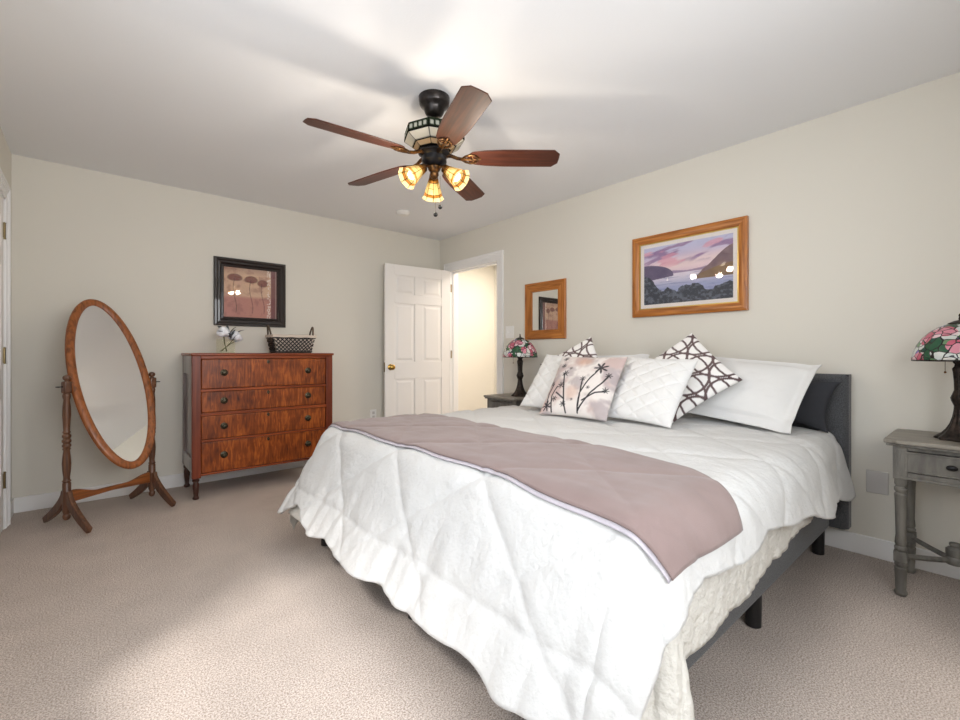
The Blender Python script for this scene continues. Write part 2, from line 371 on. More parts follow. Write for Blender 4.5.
# casings: moulded profile as stepped boxes
def casing(name, X, sgn, y0, y1, zt, jamb):
    mb = MB(); wd = .086
    for a, b_, t in ((0, wd*.5, .012), (wd*.5, wd*.82, .017), (wd*.82, wd, .022)):
        for lo, hi in ((y0-b_, y0-a), (y1+a, y1+b_)):
            mb.box(min(X, X+sgn*t), max(X, X+sgn*t), lo, hi, 0, zt+b_)
        mb.box(min(X, X+sgn*t), max(X, X+sgn*t), y0-a, y1+a, zt+a, zt+b_)
    j0, j1 = jamb
    mb.box(j0, j1, y0-.001, y0+.014, 0, zt); mb.box(j0, j1, y1-.014, y1+.001, 0, zt); mb.box(j0, j1, y0, y1, zt-.014, zt)
    jm = (j0+j1)/2
    mb.box(jm-.02, jm+.02, y0+.014, y0+.025, 0, zt-.014); mb.box(jm-.02, jm+.02, y1-.025, y1-.014, 0, zt-.014); mb.box(jm-.02, jm+.02, y0+.014, y1-.014, zt-.025, zt-.014)
    return struct(mb.build(name, M['trim'], smooth=0))
casing('trim_1', XR, -1, DY0, DY1, DZ, (XR-.004, XR+.119))
casing('trim_2', XL, 1, CY0, CY1, DZ, (XL-.135, XL+.004))
tr = bpy.data.objects['trim_1']
MB().box(XR+.03, XR+.06, DY0+.0125, DY0+.0165, .93, .99).build('strike_plate', M['hinge'], tr, smooth=0)

for z in (.262, 1.032, 1.802): MB().box(XR+.006, XR+.022, DY1-.0165, DY1-.0135, z, z+.09).build('hinge_leaf', M['hinge'], tr, smooth=0)
# six-panel door leaf, local: x from hinge (0) to lock edge (W), face at y=-.0175..+.0175
def door_leaf(name, W, Ht, hinge_side_y, knob=True):
    st, tk = .11, .0175
    rails = [0, .22, .98, 1.13, 1.66, 1.76, Ht-.115+.0, Ht]   # bottom rail, lock rail, ...
    zr = [(0, .225), (.80, .985), (1.615, 1.715), (Ht-.115, Ht)]
    mb = MB()
    xs = [(0, st), (W/2-.05, W/2+.05), (W-st, W)]
    for x0, x1 in (xs[0], xs[2]): mb.box(x0, x1, -tk, tk, 0, Ht)
    for z0, z1 in zr: mb.box(st, W-st, -tk, tk, z0, z1)
    for i in range(3):
        z0, z1 = zr[i][1], zr[i+1][0]
        mb.box(xs[1][0], xs[1][1], -tk, tk, z0, z1)
        for x0, x1 in ((xs[0][1], xs[1][0]), (xs[1][1], xs[2][0])):
            mb.box(x0, x1, -tk+.008, tk-.008, z0, z1)
            for sy in (-1, 1):       # raised field with sloping edge
                a, c_, y0, y1 = .018, .04, sy*(tk-.008), sy*(tk-.002)
                v = [(x0+a, y0, z0+a), (x1-a, y0, z0+a), (x1-a, y0, z1-a), (x0+a, y0, z1-a), (x0+c_, y1, z0+c_), (x1-c_, y1, z0+c_), (x1-c_, y1, z1-c_), (x0+c_, y1, z1-c_)]
                mb.add(v, [(4, 5, 6, 7), (0, 1, 5, 4), (1, 2, 6, 5), (2, 3, 7, 6), (3, 0, 4, 7)])
    o = struct(mb.build(name, M['door'], smooth=0, bevel=.003, bseg=2))
    if knob:
        for sy in (-1, 1):
            R = Matrix.Translation((W-.06, sy*tk, .93)) @ Matrix.Rotation(-sy*PI/2, 4, 'X')
            MB().lathe([(.032, 0), (.032, .004), (.026, .008), (.012, .012), (.011, .03), (.024, .038), (.029, .05), (.027, .062), (.016, .07), (0.0001, .072)], 24, R).build('knob', M['brass'], o)
        MB().box(W-.0005, W+.003, -.012, .012, .88, .98).build('latch_plate', M['hinge'], o, smooth=0)
    for z in (.25, 1.02, 1.79):
        hb = MB().lathe([(.008, 0), (.008, .09)], 10, Matrix.Translation((-.006, hinge_side_y, z)))
        hb.lathe([(.006, -.006), (.0095, -.004), (.0095, 0)], 10, Matrix.Translation((-.006, hinge_side_y, z))).lathe([(.0095, .09), (.0095, .094), (.005, .098)], 10, Matrix.Translation((-.006, hinge_side_y, z)))
        hb.box(-.006, .03, hinge_side_y-.002*np.sign(hinge_side_y), hinge_side_y-.0005*np.sign(hinge_side_y), z, z+.09)
        hb.build('hinge', M['hinge'], o)
    return o
d1 = door_leaf('door_1', .80, 2.03, -.019)
hx, hy = XR-.022, 4.172
d1.location = (hx, hy, .012); d1.rotation_euler = (0, 0, PI-math.radians(5.0))
d2 = door_leaf('door_2', .768, 2.03, .0195, knob=False)
d2.location = (XL-.0165, CY1-.018, .008); d2.rotation_euler = (0, 0, -PI/2)

# ---------------------------------------------------------------- bed
BX0, BX1, BY0, BY1 = .98, 3.045, .60, 2.55
bed = thing('bed', 'king bed with charcoal upholstered headboard and side rails against the right wall', 'bed', (2.0, 1.575, 0))
Tb = lambda x0, x1, y0, y1, z0, z1: (x0-2.0, x1-2.0, y0-1.575, y1-1.575, z0, z1)
MB().box(*Tb(BX0, BX1, BY0, BY1, .135, .385)).build('platform', M['fabric'], bed, bevel=.02, bseg=3)
MB().box(*Tb(BX0+.06, BX1-.03, BY0+.05, BY1-.05, .39, .610)).build('mattress', M['mattress'], bed, bevel=.08, bseg=5)
# headboard with grid of pulled seams
ny, nz = 130, 60
yy = np.linspace(.525, 2.625, ny); zz = np.linspace(.14, .972, nz)
Y, Z = np.meshgrid(yy, zz, indexing='ij')
def seam(t, p, o): d = np.abs(((t-o)/p+.5) % 1-.5)*p; return 1-np.exp(-(d/.012)**1.2)
edge = np.minimum.reduce([Y-.525, 2.625-Y, .972-Z]); rnd = np.sqrt(np.clip(1-(1-np.clip(edge/.03, 0, 1))**2, 0, 1))
X = 3.078-.028*rnd+.008*(1-seam(Y, .42, .525)*seam(Z, .152, .972))*rnd
hb = MB().grid(np.stack([X-2.0, Y-1.575, Z], -1)); n0 = len(hb.v)
hbo = MB(); hbo.v = hb.v; hbo.f = hb.f
hbo.box(*Tb(3.078, 3.14, .525, 2.625, .14, .972))
hbo.build('headboard', M['fabric'], bed, smooth=50)
for x in (1.008, 2.0, 2.985):
    for y in (.64, 1.575, 2.50):
        if x > 2.9 and abs(y-1.575) < .1: continue
        MB().lathe([(.026, 0), (.028, .002), (.03, .135)], 20, Matrix.Translation((x-2.0, y-1.575, 0))).build('leg', M['legblack'], bed)

# --- draped cloths
class Drape:
    def __init__(s, xi, ylo, yhi, top, R, phf, phs, phc=0, amp=.014): s.xi, s.ylo, s.yhi, s.top, s.R, s.phf, s.phs, s.phc, s.amp = xi, ylo, yhi, top, R, phf, phs, phc, amp
    def pos(s, a, b, ripple=1.0):
        du = np.maximum(s.xi-a, 0); dn = np.maximum(s.ylo-b, 0); df = np.maximum(b-s.yhi, 0)
        dv = np.maximum(dn, df); sg = np.where(df > 0, 1.0, -1.0)
        L = np.sqrt(du**2+dv**2)+1e-9; cu, cv = du/L, dv/L
        ph = s.phf*cu**2+s.phs*cv**2+s.phc*2*cu*cv*ss(.6, .95, cv); A = PI/2-ph; R = s.R; la = R*A
        ang = np.minimum(L/R, A); ext = np.maximum(L-la, 0)
        out = R*np.sin(ang)+ext*np.cos(A); down = R*(1-np.cos(ang))+ext*np.sin(A)
        per = np.where(du > 0, b, a)+np.arctan2(dv, du+1e-9)*.35*np.sign(b-1.5)
        per = per + .06*np.sin(9*per)
        k = ss(.06, .42, down)
        wave = .45*np.sin(per*19+1.3*np.sin(per*5))+.25*np.sin(per*43+2)+.6*np.sin(per*8+.7)
        out = out+ripple*k*s.amp*wave
        crown = .022*ss(0, .5, b-s.ylo+.1)*ss(0, .5, s.yhi+.1-b)*ss(0, .5, a-s.xi+.1)
        x = np.maximum(a, s.xi)-cu*out; y = np.clip(b, s.ylo, s.yhi)+sg*cv*out*(1-.30*ss(2.3, 3.0, a))
        return np.stack([x, y, s.top-down+crown], -1)
    def nrm(s, a, b, ripple=1.0):
        e = .004; n = np.cross(s.pos(a+e, b, ripple)-s.pos(a-e, b, ripple), s.pos(a, b+e, ripple)-s.pos(a, b-e, ripple))
        return n/(np.linalg.norm(n, axis=-1, keepdims=True)+1e-12)
CF = Drape(1.12, .635, 2.53, .650, .12, math.radians(31), math.radians(14), math.radians(2))
def quilt(a, b):
    p = .60; a2 = (a-.58)*1.0
    d1 = np.abs((((a2*1.25+b)/p)+.5) % 1-.5)*p*.62; d2 = np.abs((((a2*1.25-b)/p)+.5) % 1-.5)*p*.62
    d3 = np.abs(a2-.13)
    d = np.minimum(np.minimum(d1, d2), d3)
    return 1-np.exp(-(d/.022)**.9)
def wrinkle(a, b):
    w1 = fbm(a*7+3*fbm(a*2, b*2, 3), b*16, 1)-.5; w2 = fbm(a*17, b*6, 2)-.5
    fo = ss(.1, .5, 1.12-a)
    return (w1*(.3+.9*fo)+w2*(1-fo)*.8)*.014+(fbm(a*3, b*3, 9)-.5)*.018
def side_ov(a): return .235+.10*ss(1.75, 2.5, a)+.07*ss(2.7, 3.0, a)+.012*np.sin(a*14)
def cf_final(a, b, lift=0.0, soft=1.0):
    n = CF.nrm(a, b); P_ = CF.pos(a, b)
    return P_+n*((.013*quilt(a, b)*soft+wrinkle(a, b)*soft+lift)[..., None])
na, nb = 250, 260
u = np.linspace(0, 1, na)[:, None]; v = np.linspace(0, 1, nb)[None, :]
a = .565+u*(3.035-.565)+0*v
alo_e = .010*np.sin(v*31)+.006*np.sin(v*57+1)
a = a+(1-u)**4*(alo_e+0.075*np.exp(-((.395+v*2.4-2.40)/.10)**2))
b0 = CF.ylo-side_ov(a)+.03*ss(.75, .58, a); b = b0+(2.90-.13*ss(.95, .57, a)-b0)*v
Pq = cf_final(a, b)
cmf = MB().grid(Pq).build('comforter', M['comforter'], smooth=80, solid=.012)
tag(cmf, 'white quilted comforter with diamond stitching spread over the king bed', 'comforter')
# coverlet below
CV = Drape(1.125, .650, 2.52, .624, .105, math.radians(30), math.radians(6), math.radians(14))
def cv_final(a, b):
    n = CV.nrm(a, b, .6); q = .006*(1-np.exp(-(np.minimum(np.abs((((a+b)/.09)+.5) % 1-.5), np.abs((((a-b)/.09)+.5) % 1-.5))*.09/.012)))
    return CV.pos(a, b, .6)+n*(q[..., None])
na2, nb2 = 190, 220
u = np.linspace(0, 1, na2)[:, None]; v = np.linspace(0, 1, nb2)[None, :]
a = .60+u*(3.03-.60)+0*v
ov = .375-.08*ss(1.2, 2.6, a)+.008*np.sin(a*17)+.10*ss(1.15, .8, a)
b0 = CV.ylo-ov; b = b0+(2.93-b0)*v
cvo = MB().grid(cv_final(a, b)).build('coverlet', M['coverlet'], smooth=80, solid=.006)
tag(cvo, 'off-white stitched coverlet hanging below the white comforter on the near bed side', 'coverlet')
# runner
nu, nv = 60, 240
u = np.linspace(0, 1, nu)[:, None]; v = np.linspace(0, 1, nv)[None, :]
blo = .480-.005*u; bhi = 2.74
b = blo+(bhi-blo)*v
lo = 1.085-.06*ss(1.3, .45, b); hi = np.interp(b, [.4, .7, 1.1, 1.55, 2.75], [1.41, 1.57, 1.60, 1.60, 1.73])
a = lo+(hi-lo)*u+.006*np.sin(b*12)
rP = cf_final(a, b, lift=.024, soft=.6)
run = thing('bed_runner', 'taupe cloth runner laid across the foot of the white comforter', 'bed runner', (1.3, 1.5, .66))
org = np.array([1.3, 1.5, .66])
MB().grid(rP-org).build('runner_cloth', M['runner'], run, smooth=80, solid=.005)
uu = np.linspace(0, 1, 5)[:, None]
ae = lo[:1]+0*uu-.012+.02*uu+.006*np.sin(b[:1]*12); be = b[:1]+0*uu
MB().grid(cf_final(ae, be, lift=.0185, soft=.6)-org).build('lining_edge', M['runneredge'], run, smooth=80, solid=.003)

# ---------------------------------------------------------------- pillows
def pillow(name, label, cat, w_, h_, t_, corners_M, mt, paint=None, disp=None, flange=0, n=64, group=None, pinch=.05, seed=1, solid_back=None, crush=.0):
    s = np.linspace(-1, 1, n); U, V = np.meshgrid(s, s, indexing='ij')
    wi = 1-flange/(w_/2); hi_ = 1-flange/(h_/2)
    u2 = np.clip(np.abs(U)/wi, 0, 1); v2 = np.clip(np.abs(V)/hi_, 0, 1)
    prof = ((1-u2**2.4)*(1-v2**2.4))**.55
    Xp = w_/2*U*(1-pinch*(1-V**2)); Yp = h_/2*V*(1-pinch*(1-U**2))
    wr_ = (fbm(U*3+seed, V*3, seed)-.5)*.10*prof+(fbm(U*9, V*4+seed, seed+2)-.5)*.035*prof**.5
    fl = .004+(.010*np.sin(U*17+seed)*np.maximum(u2, v2)**6 if flange else 0)
    mbp = MB()
    zf = t_/2*prof*(1-crush*np.exp(-((U)**2+(V-.9)**2)*4))+wr_*t_+.003
    if disp is not None: zf = zf+disp(U, V)*np.minimum(1, prof*3)
    off = (.012*np.sin(U*11+seed)*(u2**8)+.012*np.sin(V*9+seed)*(v2**8)) if flange else 0
    front = np.stack([Xp, Yp, zf+off], -1); back = np.stack([Xp, Yp, -t_/2*prof-.003+off], -1)
    if paint is not None: col = paint((U+1)/2, (V+1)/2)
    mbp.grid(front, col if paint is not None else None)
    mbp.grid(back[::-1], (solid_back if solid_back is not None else col)[::-1] if paint is not None else None)
    # rim
    idx = lambda i, j: i*n+j
    bidx = lambda i, j: n*n+(n-1-i)*n+j
    loop = [(i, 0) for i in range(n)]+[(n-1, j) for j in range(1, n)]+[(i, n-1) for i in range(n-2, -1, -1)]+[(0, j) for j in range(n-2, 0, -1)]
    for k in range(len(loop)):
        p, q = loop[k], loop[(k+1) % len(loop)]
        mbp.f.append((idx(*p), idx(*q), bidx(*q), bidx(*p)))
    o = mbp.build(name, mt, smooth=70)
    o.matrix_world = corners_M
    return tag(o, label, cat, group)
def pose(c, yaw=0, lean=.6, roll=0, k=1.0):
    """pillow frame: local x = image right, y = up, z = out of the front"""
    n = Vector((-math.cos(yaw), -math.sin(yaw), 0)); r = Vector((math.sin(yaw), -math.cos(yaw), 0))
    up = Vector((0, 0, 1))*math.cos(lean)-n*math.sin(lean); z = r.cross(up)
    r2 = r*math.cos(roll)-up*math.sin(roll); u2 = r*math.sin(roll)+up*math.cos(roll)
    Mx = Matrix((r2, u2, z)).transposed().to_4x4(); Mx.translation = Vector(c)
    return Mx
def rings(u, v):
    d = np.full(u.shape, 9.0); sp = .46; R = .315
    for i in range(-1, 5):
        for j in range(-1, 5):
            for ox in (0, .5):
                cx, cy_ = (i+ox)*sp+.05, (j+ox)*sp*1.0
                r = np.sqrt((u-cx)**2+((v-cy_)*.9)**2); d = np.minimum(d, np.abs(r-R))
    tcol = lerp(C((64, 44, 48)), C((112, 92, 90)), fbm(u*5, v*5, 4))
    k = ss(.017, .011, d)[..., None]
    return C((238, 236, 234))*(1-k)+tcol*k
def seg_d(u, v, p, q):
    px, py = p; qx, qy = q; dx, dy = qx-px, qy-py
    t = np.clip(((u-px)*dx+(v-py)*dy)/(dx*dx+dy*dy), 0, 1); return np.hypot(u-px-t*dx, v-py-t*dy)
def floral(u, v):
    base_ = np.ones(u.shape+(3,))*C((222, 216, 212))
    n1 = fbm(u*4, v*4, 5); base_ = lerp(base_, C((192, 170, 166)), ss(.45, .68, n1)*.95)
    n2 = fbm(u*5+3, v*5, 8); base_ = lerp(base_, C((172, 162, 164)), ss(.48, .68, n2)*.85)
    base_ = lerp(base_, C((206, 164, 142)), ss(.17, .04, np.hypot(u-.48, (v-.86)*1.4))*.6)
    base_ = lerp(base_, C((208, 170, 150)), ss(.16, .04, np.hypot(u-.45, v-.3))*.5)
    dk = C((40, 38, 44)); d = np.full(u.shape, 9.0)
    stems = [[(.60, .03), (.58, .3), (.66, .55), (.75, .72)], [(.6, .05), (.72, .3), (.86, .52), (.9, .62)], [(.6, .12), (.58, .35), (.56, .52)], [(.42, .02), (.34, .25), (.26, .5), (.22, .62)],
             [(.2, .02), (.14, .25), (.18, .4)], [(.64, .2), (.8, .34), (.92, .38)], [(.36, .2), (.2, .3)], [(.1, .08), (.06, .3), (.1, .45)]]
    for s_ in stems:
        for p, q in zip(s_, s_[1:]): d = np.minimum(d, seg_d(u, v, p, q))
    base_ = lerp(base_, dk, ss(.014, .008, d))
    for cx, cy_, r in ((.76, .74, .10), (.9, .63, .05), (.56, .54, .05), (.24, .62, .06), (.24, .42, .06), (.15, .77, .05), (.06, .46, .05), (.92, .4, .05), (.3, .72, .035), (.68, .4, .035), (.36, .13, .05), (.2, .2, .05), (.1, .1, .08), (.48, .2, .03), (.12, .92, .05)):
        ang = np.arctan2(v-cy_, u-cx); rr = np.hypot(u-cx, v-cy_)
        base_ = lerp(base_, dk, ss(0, -.012, rr-r*1.1*(.66+.34*np.cos(ang*7+cx*20)))*.95)
    return base_
def diag(U, V):
    p = .42; d = np.minimum(np.abs((((U*.7+V)/p)+.5) % 1-.5), np.abs((((U*.7-V)/p)+.5) % 1-.5))*p
    return .007*(1-np.exp(-(d/.05)))-.004
PG = 'pillows piled at the headboard'
pillow('bed_pillow', 'dark charcoal pillow tucked between white sham and headboard at near corner', 'pillow', .44, .28, .09, pose((2.99, .785, .832), 0, .16, .16), M['darkpillow'], seed=4, pinch=.15, group=PG)
pillow('pillow_sham', 'white flanged pillow sham nearest the right bedside table', 'pillow', .80, .47, .15, pose((2.84, 1.045, .892), -.03, .75, .11), M['pillow'], flange=.045, seed=2, pinch=.03, group=PG)
pillow('pillow_sham', 'white flanged pillow sham at far side, mostly behind the other pillows', 'pillow', .84, .47, .15, pose((2.84, 2.04, .892), .03, .75, -.02), M['pillow'], flange=.045, seed=5, pinch=.03, group=PG)
pillow('throw_pillow', 'white throw pillow with dark ring lattice standing on its corner in front of near sham', 'pillow', .44, .44, .10, pose((2.65, 1.225, .953), .20, .58, -.74), M['attrcloth'], paint=rings, n=110, seed=3, pinch=.06, group=PG)
pillow('throw_pillow', 'white throw pillow with dark ring lattice, mostly hidden behind the floral pillow', 'pillow', .44, .44, .10, pose((2.635, 2.02, .955), .1, .58, -.60), M['attrcloth'], paint=rings, n=110, seed=6, pinch=.06, group=PG)
pillow('throw_pillow', 'white diamond-stitched throw pillow to the right of the floral pillow', 'pillow', .45, .45, .11, pose((2.425, 1.325, .881), -.05, .66, .03), M['pillow'], disp=diag, n=110, seed=7, group=PG)
pillow('throw_pillow', 'white diamond-stitched throw pillow to the left of the floral pillow', 'pillow', .45, .45, .11, pose((2.435, 1.985, .888), .05, .64, .06), M['pillow'], disp=diag, n=110, seed=8, group=PG)
pillow('throw_pillow', 'blush and white throw pillow printed with black wildflower stems', 'pillow', .46, .45, .12, pose((2.30, 1.685, .884), .1, .64, .0), M['attrcloth'], paint=floral, n=150, seed=9, group=PG)

# ---------------------------------------------------------------- dresser
dr = thing('dresser', 'four-drawer cherry dresser with figured maple fronts against the far wall', 'dresser', (1.09, 4.12, 0))
dx, dy = 1.09, 4.12
DX0, DX1, DYF, DYB = .557, 1.622, 3.88, 4.355
q = lambda x0, x1, y0, y1, z0, z1: (x0-dx, x1-dx, y0-dy, y1-dy, z0, z1)
for x0, x1 in ((DX0, DX0+.058), (DX1-.058, DX1)):
    MB().box(*q(x0, x1, DYF, DYF+.058, .157, 1.07)).build('corner_post', M['mahog'], dr, bevel=.004)
for x0, x1 in ((DX0+.002, DX0+.05), (DX1-.05, DX1-.002)):
    MB().box(*q(x0, x1, DYB-.05, DYB, .19, 1.07)).build('corner_post', M['glarewood'], dr, bevel=.003)
for x0, x1, xi0, xi1 in ((DX0+.004, DX0+.03, DX0+.018, DX0+.028), (DX1-.03, DX1-.004, DX1-.028, DX1-.018)):
    s = MB().box(*q(x0, x1, DYF+.058, DYB-.05, .19, .30)).box(*q(x0, x1, DYF+.058, DYB-.05, .93, 1.07)).box(*q(xi0, xi1, DYF+.058, DYB-.05, .30, .93))
    s.build('side_panel', M['glarewood'], dr, smooth=0, bevel=.002)
MB().box(*q(DX0-.008, DX1+.008, DYF-.012, DYB+.005, 1.07, 1.09)).build('top', M['mahogx'], dr, bevel=.005)
MB().box(*q(DX0+.03, DX1-.03, DYB-.02, DYB-.01, .19, 1.07)).build('back_panel', M['glarewood'], dr, smooth=0)
FX0, FX1 = DX0+.058, DX1-.058
rl = MB()
for z0, z1 in ((1.046, 1.07), (.799, .818), (.617, .640), (.419, .436), (.172, .187)): rl.box(*q(FX0, FX1, DYF+.004, DYF+.04, z0, z1))
rl.build('drawer_rails', M['mahogx'], dr, smooth=0, bevel=.003)
def dknob(parent, x, z, y):
    R = Matrix.Translation((x, y, z)) @ Matrix.Rotation(PI/2, 4, 'X')
    k = MB().lathe([(.026, 0), (.026, .003), (.02, .006), (.009, .008), (.008, .016), (.015, .022), (.017, .028), (.012, .034), (.0001, .036)], 20, R)
    k.build('knob', M['antiqueknob'], parent)
M['antiqueknob'] = plain('aged_brass_knob', (92, 84, 66), .35, .9, nscale=120, c2=(36, 34, 30))
for z0, z1, kz in ((.820, 1.044, .94), (.642, .797, .726), (.438, .615, .531), (.189, .417, .311)):
    d = MB().box(*q(FX0+.003, FX1-.003, DYF+.008, DYF+.36, z0, z1)).build('drawer', M['figured'], dr, bevel=.006, bseg=3)
    for kx in (.768, 1.408): dknob(d, kx-dx, kz, DYF+.008-dy)
    e = MB().lathe([(.012, 0), (.012, .003), (.007, .004)], 16, Matrix.Translation((1.087-dx, DYF+.008-dy, z1-.024)) @ Matrix.Rotation(PI/2, 4, 'X') @ Matrix.Diagonal((.85, 1.25, 1, 1)))
    e.box(1.087-dx-.002, 1.087-dx+.002, DYF-dy+.002, DYF-dy+.0045, z1-.032, z1-.018).build('keyhole_plate', M['antiqueknob'], d)
legp = [(.017, 0), (.021, .004), (.022, .014), (.015, .022), (.016, .04), (.021, .08), (.022, .105), (.017, .128), (.024, .136), (.024, .148), (.018, .152), (.022, .158)]
for x in (DX0+.029, DX1-.029):
    for y in (DYF+.029, DYB-.029):
        top_ = .157 if y < 4.1 else .19
        pr = [(r, z*top_/.158) for r, z in legp]
        MB().lathe(pr, 20, Matrix.Translation((x-dx, y-dy, 0))).build('leg', M['legwood'], dr)

# ---------------------------------------------------------------- cheval mirror
PH = .472
cm = thing('cheval_mirror', 'oval tilting floor mirror in a turned oak stand left of the dresser', 'mirror', (.105, 3.863, 0), PH)
PX = .249
postp = [(.001, .06), (.012, .064), (.019, .075), (.02, .09), (.015, .1), (.018, .108), (.021, .12), (.021, .29), (.017, .295), (.023, .302), (.017, .31), (.016, .325), (.02, .36), (.0225, .41), (.02, .45), (.016, .49),
         (.021, .50), (.016, .507), (.022, .515), (.022, .525), (.016, .533), (.023, .543), (.023, .553), (.016, .562), (.022, .573), (.022, .583), (.015, .592), (.02, .602), (.016, .61), (.018, .65), (.021, .71), (.02, .76), (.016, .80), (.02, .82), (.02, .832), (.016, .842)]
for sx in (-1, 1):
    p = MB().lathe(postp, 24, Matrix.Translation((sx*PX, 0, 0)))
    o = p.build('post', M['darkoak'], cm)
    MB().box(sx*PX-.021, sx*PX+.021, -.021, .021, .840, .915).build('post_block', M['darkoak'], cm, bevel=.009, bseg=3)
    MB().lathe([(.012, .914), (.01, .92), (.017, .926), (.02, .936), (.017, .947), (.008, .953), (.0001, .955)], 20, Matrix.Translation((sx*PX, 0, 0))).build('finial', M['darkoak'], cm)
    R = Matrix.Translation((sx*(PX+.02), 0, .882)) @ Matrix.Rotation(sx*PI/2, 4, 'Y')
    kn = MB().lathe([(.006, 0), (.006, .004), (.003, .006), (.003, .02), (.005, .022), (.003, .026)], 12, R); kn.box(-.003, .003, -.011, .011, .018, .03, R)
    kn.build('tilt_screw', M['black'], cm)
    MB().box(min(sx*PX, sx*.215), max(sx*PX, sx*.215), -.005, .005, .890, .900).build('pivot_pin', M['black'], cm)
    for sy in (-1, 1):
        pts = []
        for t in np.linspace(0, 1, 14):
            yy_ = .012+.225*(t**1.25); z_ = .235-.205*(t**.75)+.0
            pts.append((yy_, z_, .026*(1-t)+.019*t+.004*math.sin(t*PI)))
        prof_t = []; prof_b = []
        for i, (yy_, z_, h_) in enumerate(pts):
            j0, j1 = pts[max(i-1, 0)], pts[min(i+1, 13)]; ty, tz = j1[0]-j0[0], j1[1]-j0[1]; L_ = math.hypot(ty, tz); nyv, nzv = -tz/L_, ty/L_
            prof_t.append((yy_+nyv*h_, z_+nzv*h_)); prof_b.append((yy_-nyv*h_, max(z_-nzv*h_, 0.0 if i < 12 else .0)))
        poly = prof_t+prof_b[::-1]
        Mf = Matrix.Translation((sx*PX, 0, 0)) @ Matrix(((0, 0, 1, 0), (sy, 0, 0, 0), (0, 1, 0, 0), (0, 0, 0, 1)))
        MB().prism(poly, -.013, .013, Mf).build('foot', M['darkoak'], cm, bevel=.005)
# crossbar with shaped upper edge
cb = []
for t in np.linspace(-1, 1, 31): cb.append((t*(PX-.018), .205+.028*math.cos(t*PI)*0+.035*ss(.35, .95, abs(t))-.0))
poly = cb+[(PX-.018, .165), (.6*PX, .170), (0, .178), (-.6*PX, .170), (-PX+.018, .165)]
poly = [(x, z) for x, z in poly]
MB().prism(poly, -.01, .01, Matrix(((1, 0, 0, 0), (0, 0, 1, 0), (0, 1, 0, 0), (0, 0, 0, 1)))).build('crossbar', M['oakx'], cm, bevel=.004)
# oval frame: swept profile
TA = .385; fa, fb, fw = .231, .601, .047
Mt = Matrix.Translation((0, 0, .899)) @ Matrix.Rotation(-TA, 4, 'X')
prof = [(0, .008), (.004, .013), (.018, .017), (.032, .015), (.041, .010), (.047, .004), (.047, -.008), (0, -.010)]   # distance inward, height toward viewer
A = []
for k in range(96):
    t = 2*PI*k/96; row = []
    nx_, nz_ = math.cos(t)*fb, math.sin(t)*fa; L_ = math.hypot(nx_, nz_); nx_, nz_ = nx_/L_, nz_/L_
    for d_, h_ in prof: row.append(Mt @ Vector((math.cos(t)*fa-nx_*d_, -h_, math.sin(t)*fb-nz_*d_)))
    A.append(row)
A = np.array([[tuple(p) for p in r] for r in A]); A = np.concatenate([A, A[:1]], 0)
fr = MB().grid(A, closed=True).build('mirror_frame', M['oak'], cm, weld=True, smooth=50)
gl = MB(); gp = [(math.cos(2*PI*k/96)*(fa-fw+.003), math.sin(2*PI*k/96)*(fb-fw+.003)) for k in range(96)]
gl.prism(gp, -.003, .002, Mt @ Matrix(((1, 0, 0, 0), (0, 0, -1, 0), (0, 1, 0, 0), (0, 0, 0, 1))))
gl.build('mirror_glass', M['mirror'], cm, smooth=20)

# ---------------------------------------------------------------- frames on walls
def frame_on(root, w_, h_, prof, mt_h, mt_v, name='frame'):
    """local: x right, z up, -y toward room; wall at y=0; mitred, one mesh"""
    cs = [(-w_/2, -h_/2), (w_/2, -h_/2), (w_/2, h_/2), (-w_/2, h_/2)]
    sx = [(1, 1), (-1, 1), (-1, -1), (1, -1)]
    for e in range(4):
            mb = MB(); part = e % 2
            i, j = e, (e+1) % 4; v = []
            for k in (i, j):
                for d_, y_ in prof: v.append((cs[k][0]+sx[k][0]*d_, -y_, cs[k][1]+sx[k][1]*d_))
            n = len(prof); f = [(q_, (q_+1) % n, n+(q_+1) % n, n+q_) for q_ in range(n)]+[tuple(range(n)), tuple(range(n, 2*n))[::-1]]
            mb.add(v, f)
            o = mb.build('frame_rail' if part == 0 else 'frame_stile', mt_h if part == 0 else mt_v, root, smooth=35)
def art(root, w_, h_, y_, paint, n, m_):
    u = np.linspace(0, 1, n); v = np.linspace(0, 1, m_); U, V = np.meshgrid(u, v, indexing='ij')
    A = np.stack([(U-.5)*w_, 0*U-y_, (V-.5)*h_], -1)
    B = A.copy(); B[..., 1] += .003
    mb = MB().grid(A, paint(U, V)); mb.build('artwork', M['attrart'], root, smooth=0)
def pane(root, w_, h_, y_, name='glass'): MB().box(-w_/2, w_/2, -y_-.002, -y_, -h_/2, h_/2).build(name, M['pane'], root, smooth=0)
def backing(root, w_, h_, y_=.004): MB().box(-w_/2, w_/2, -y_-.004, -y_, -h_/2, h_/2).build('backing', M['matboard'], root, smooth=0)

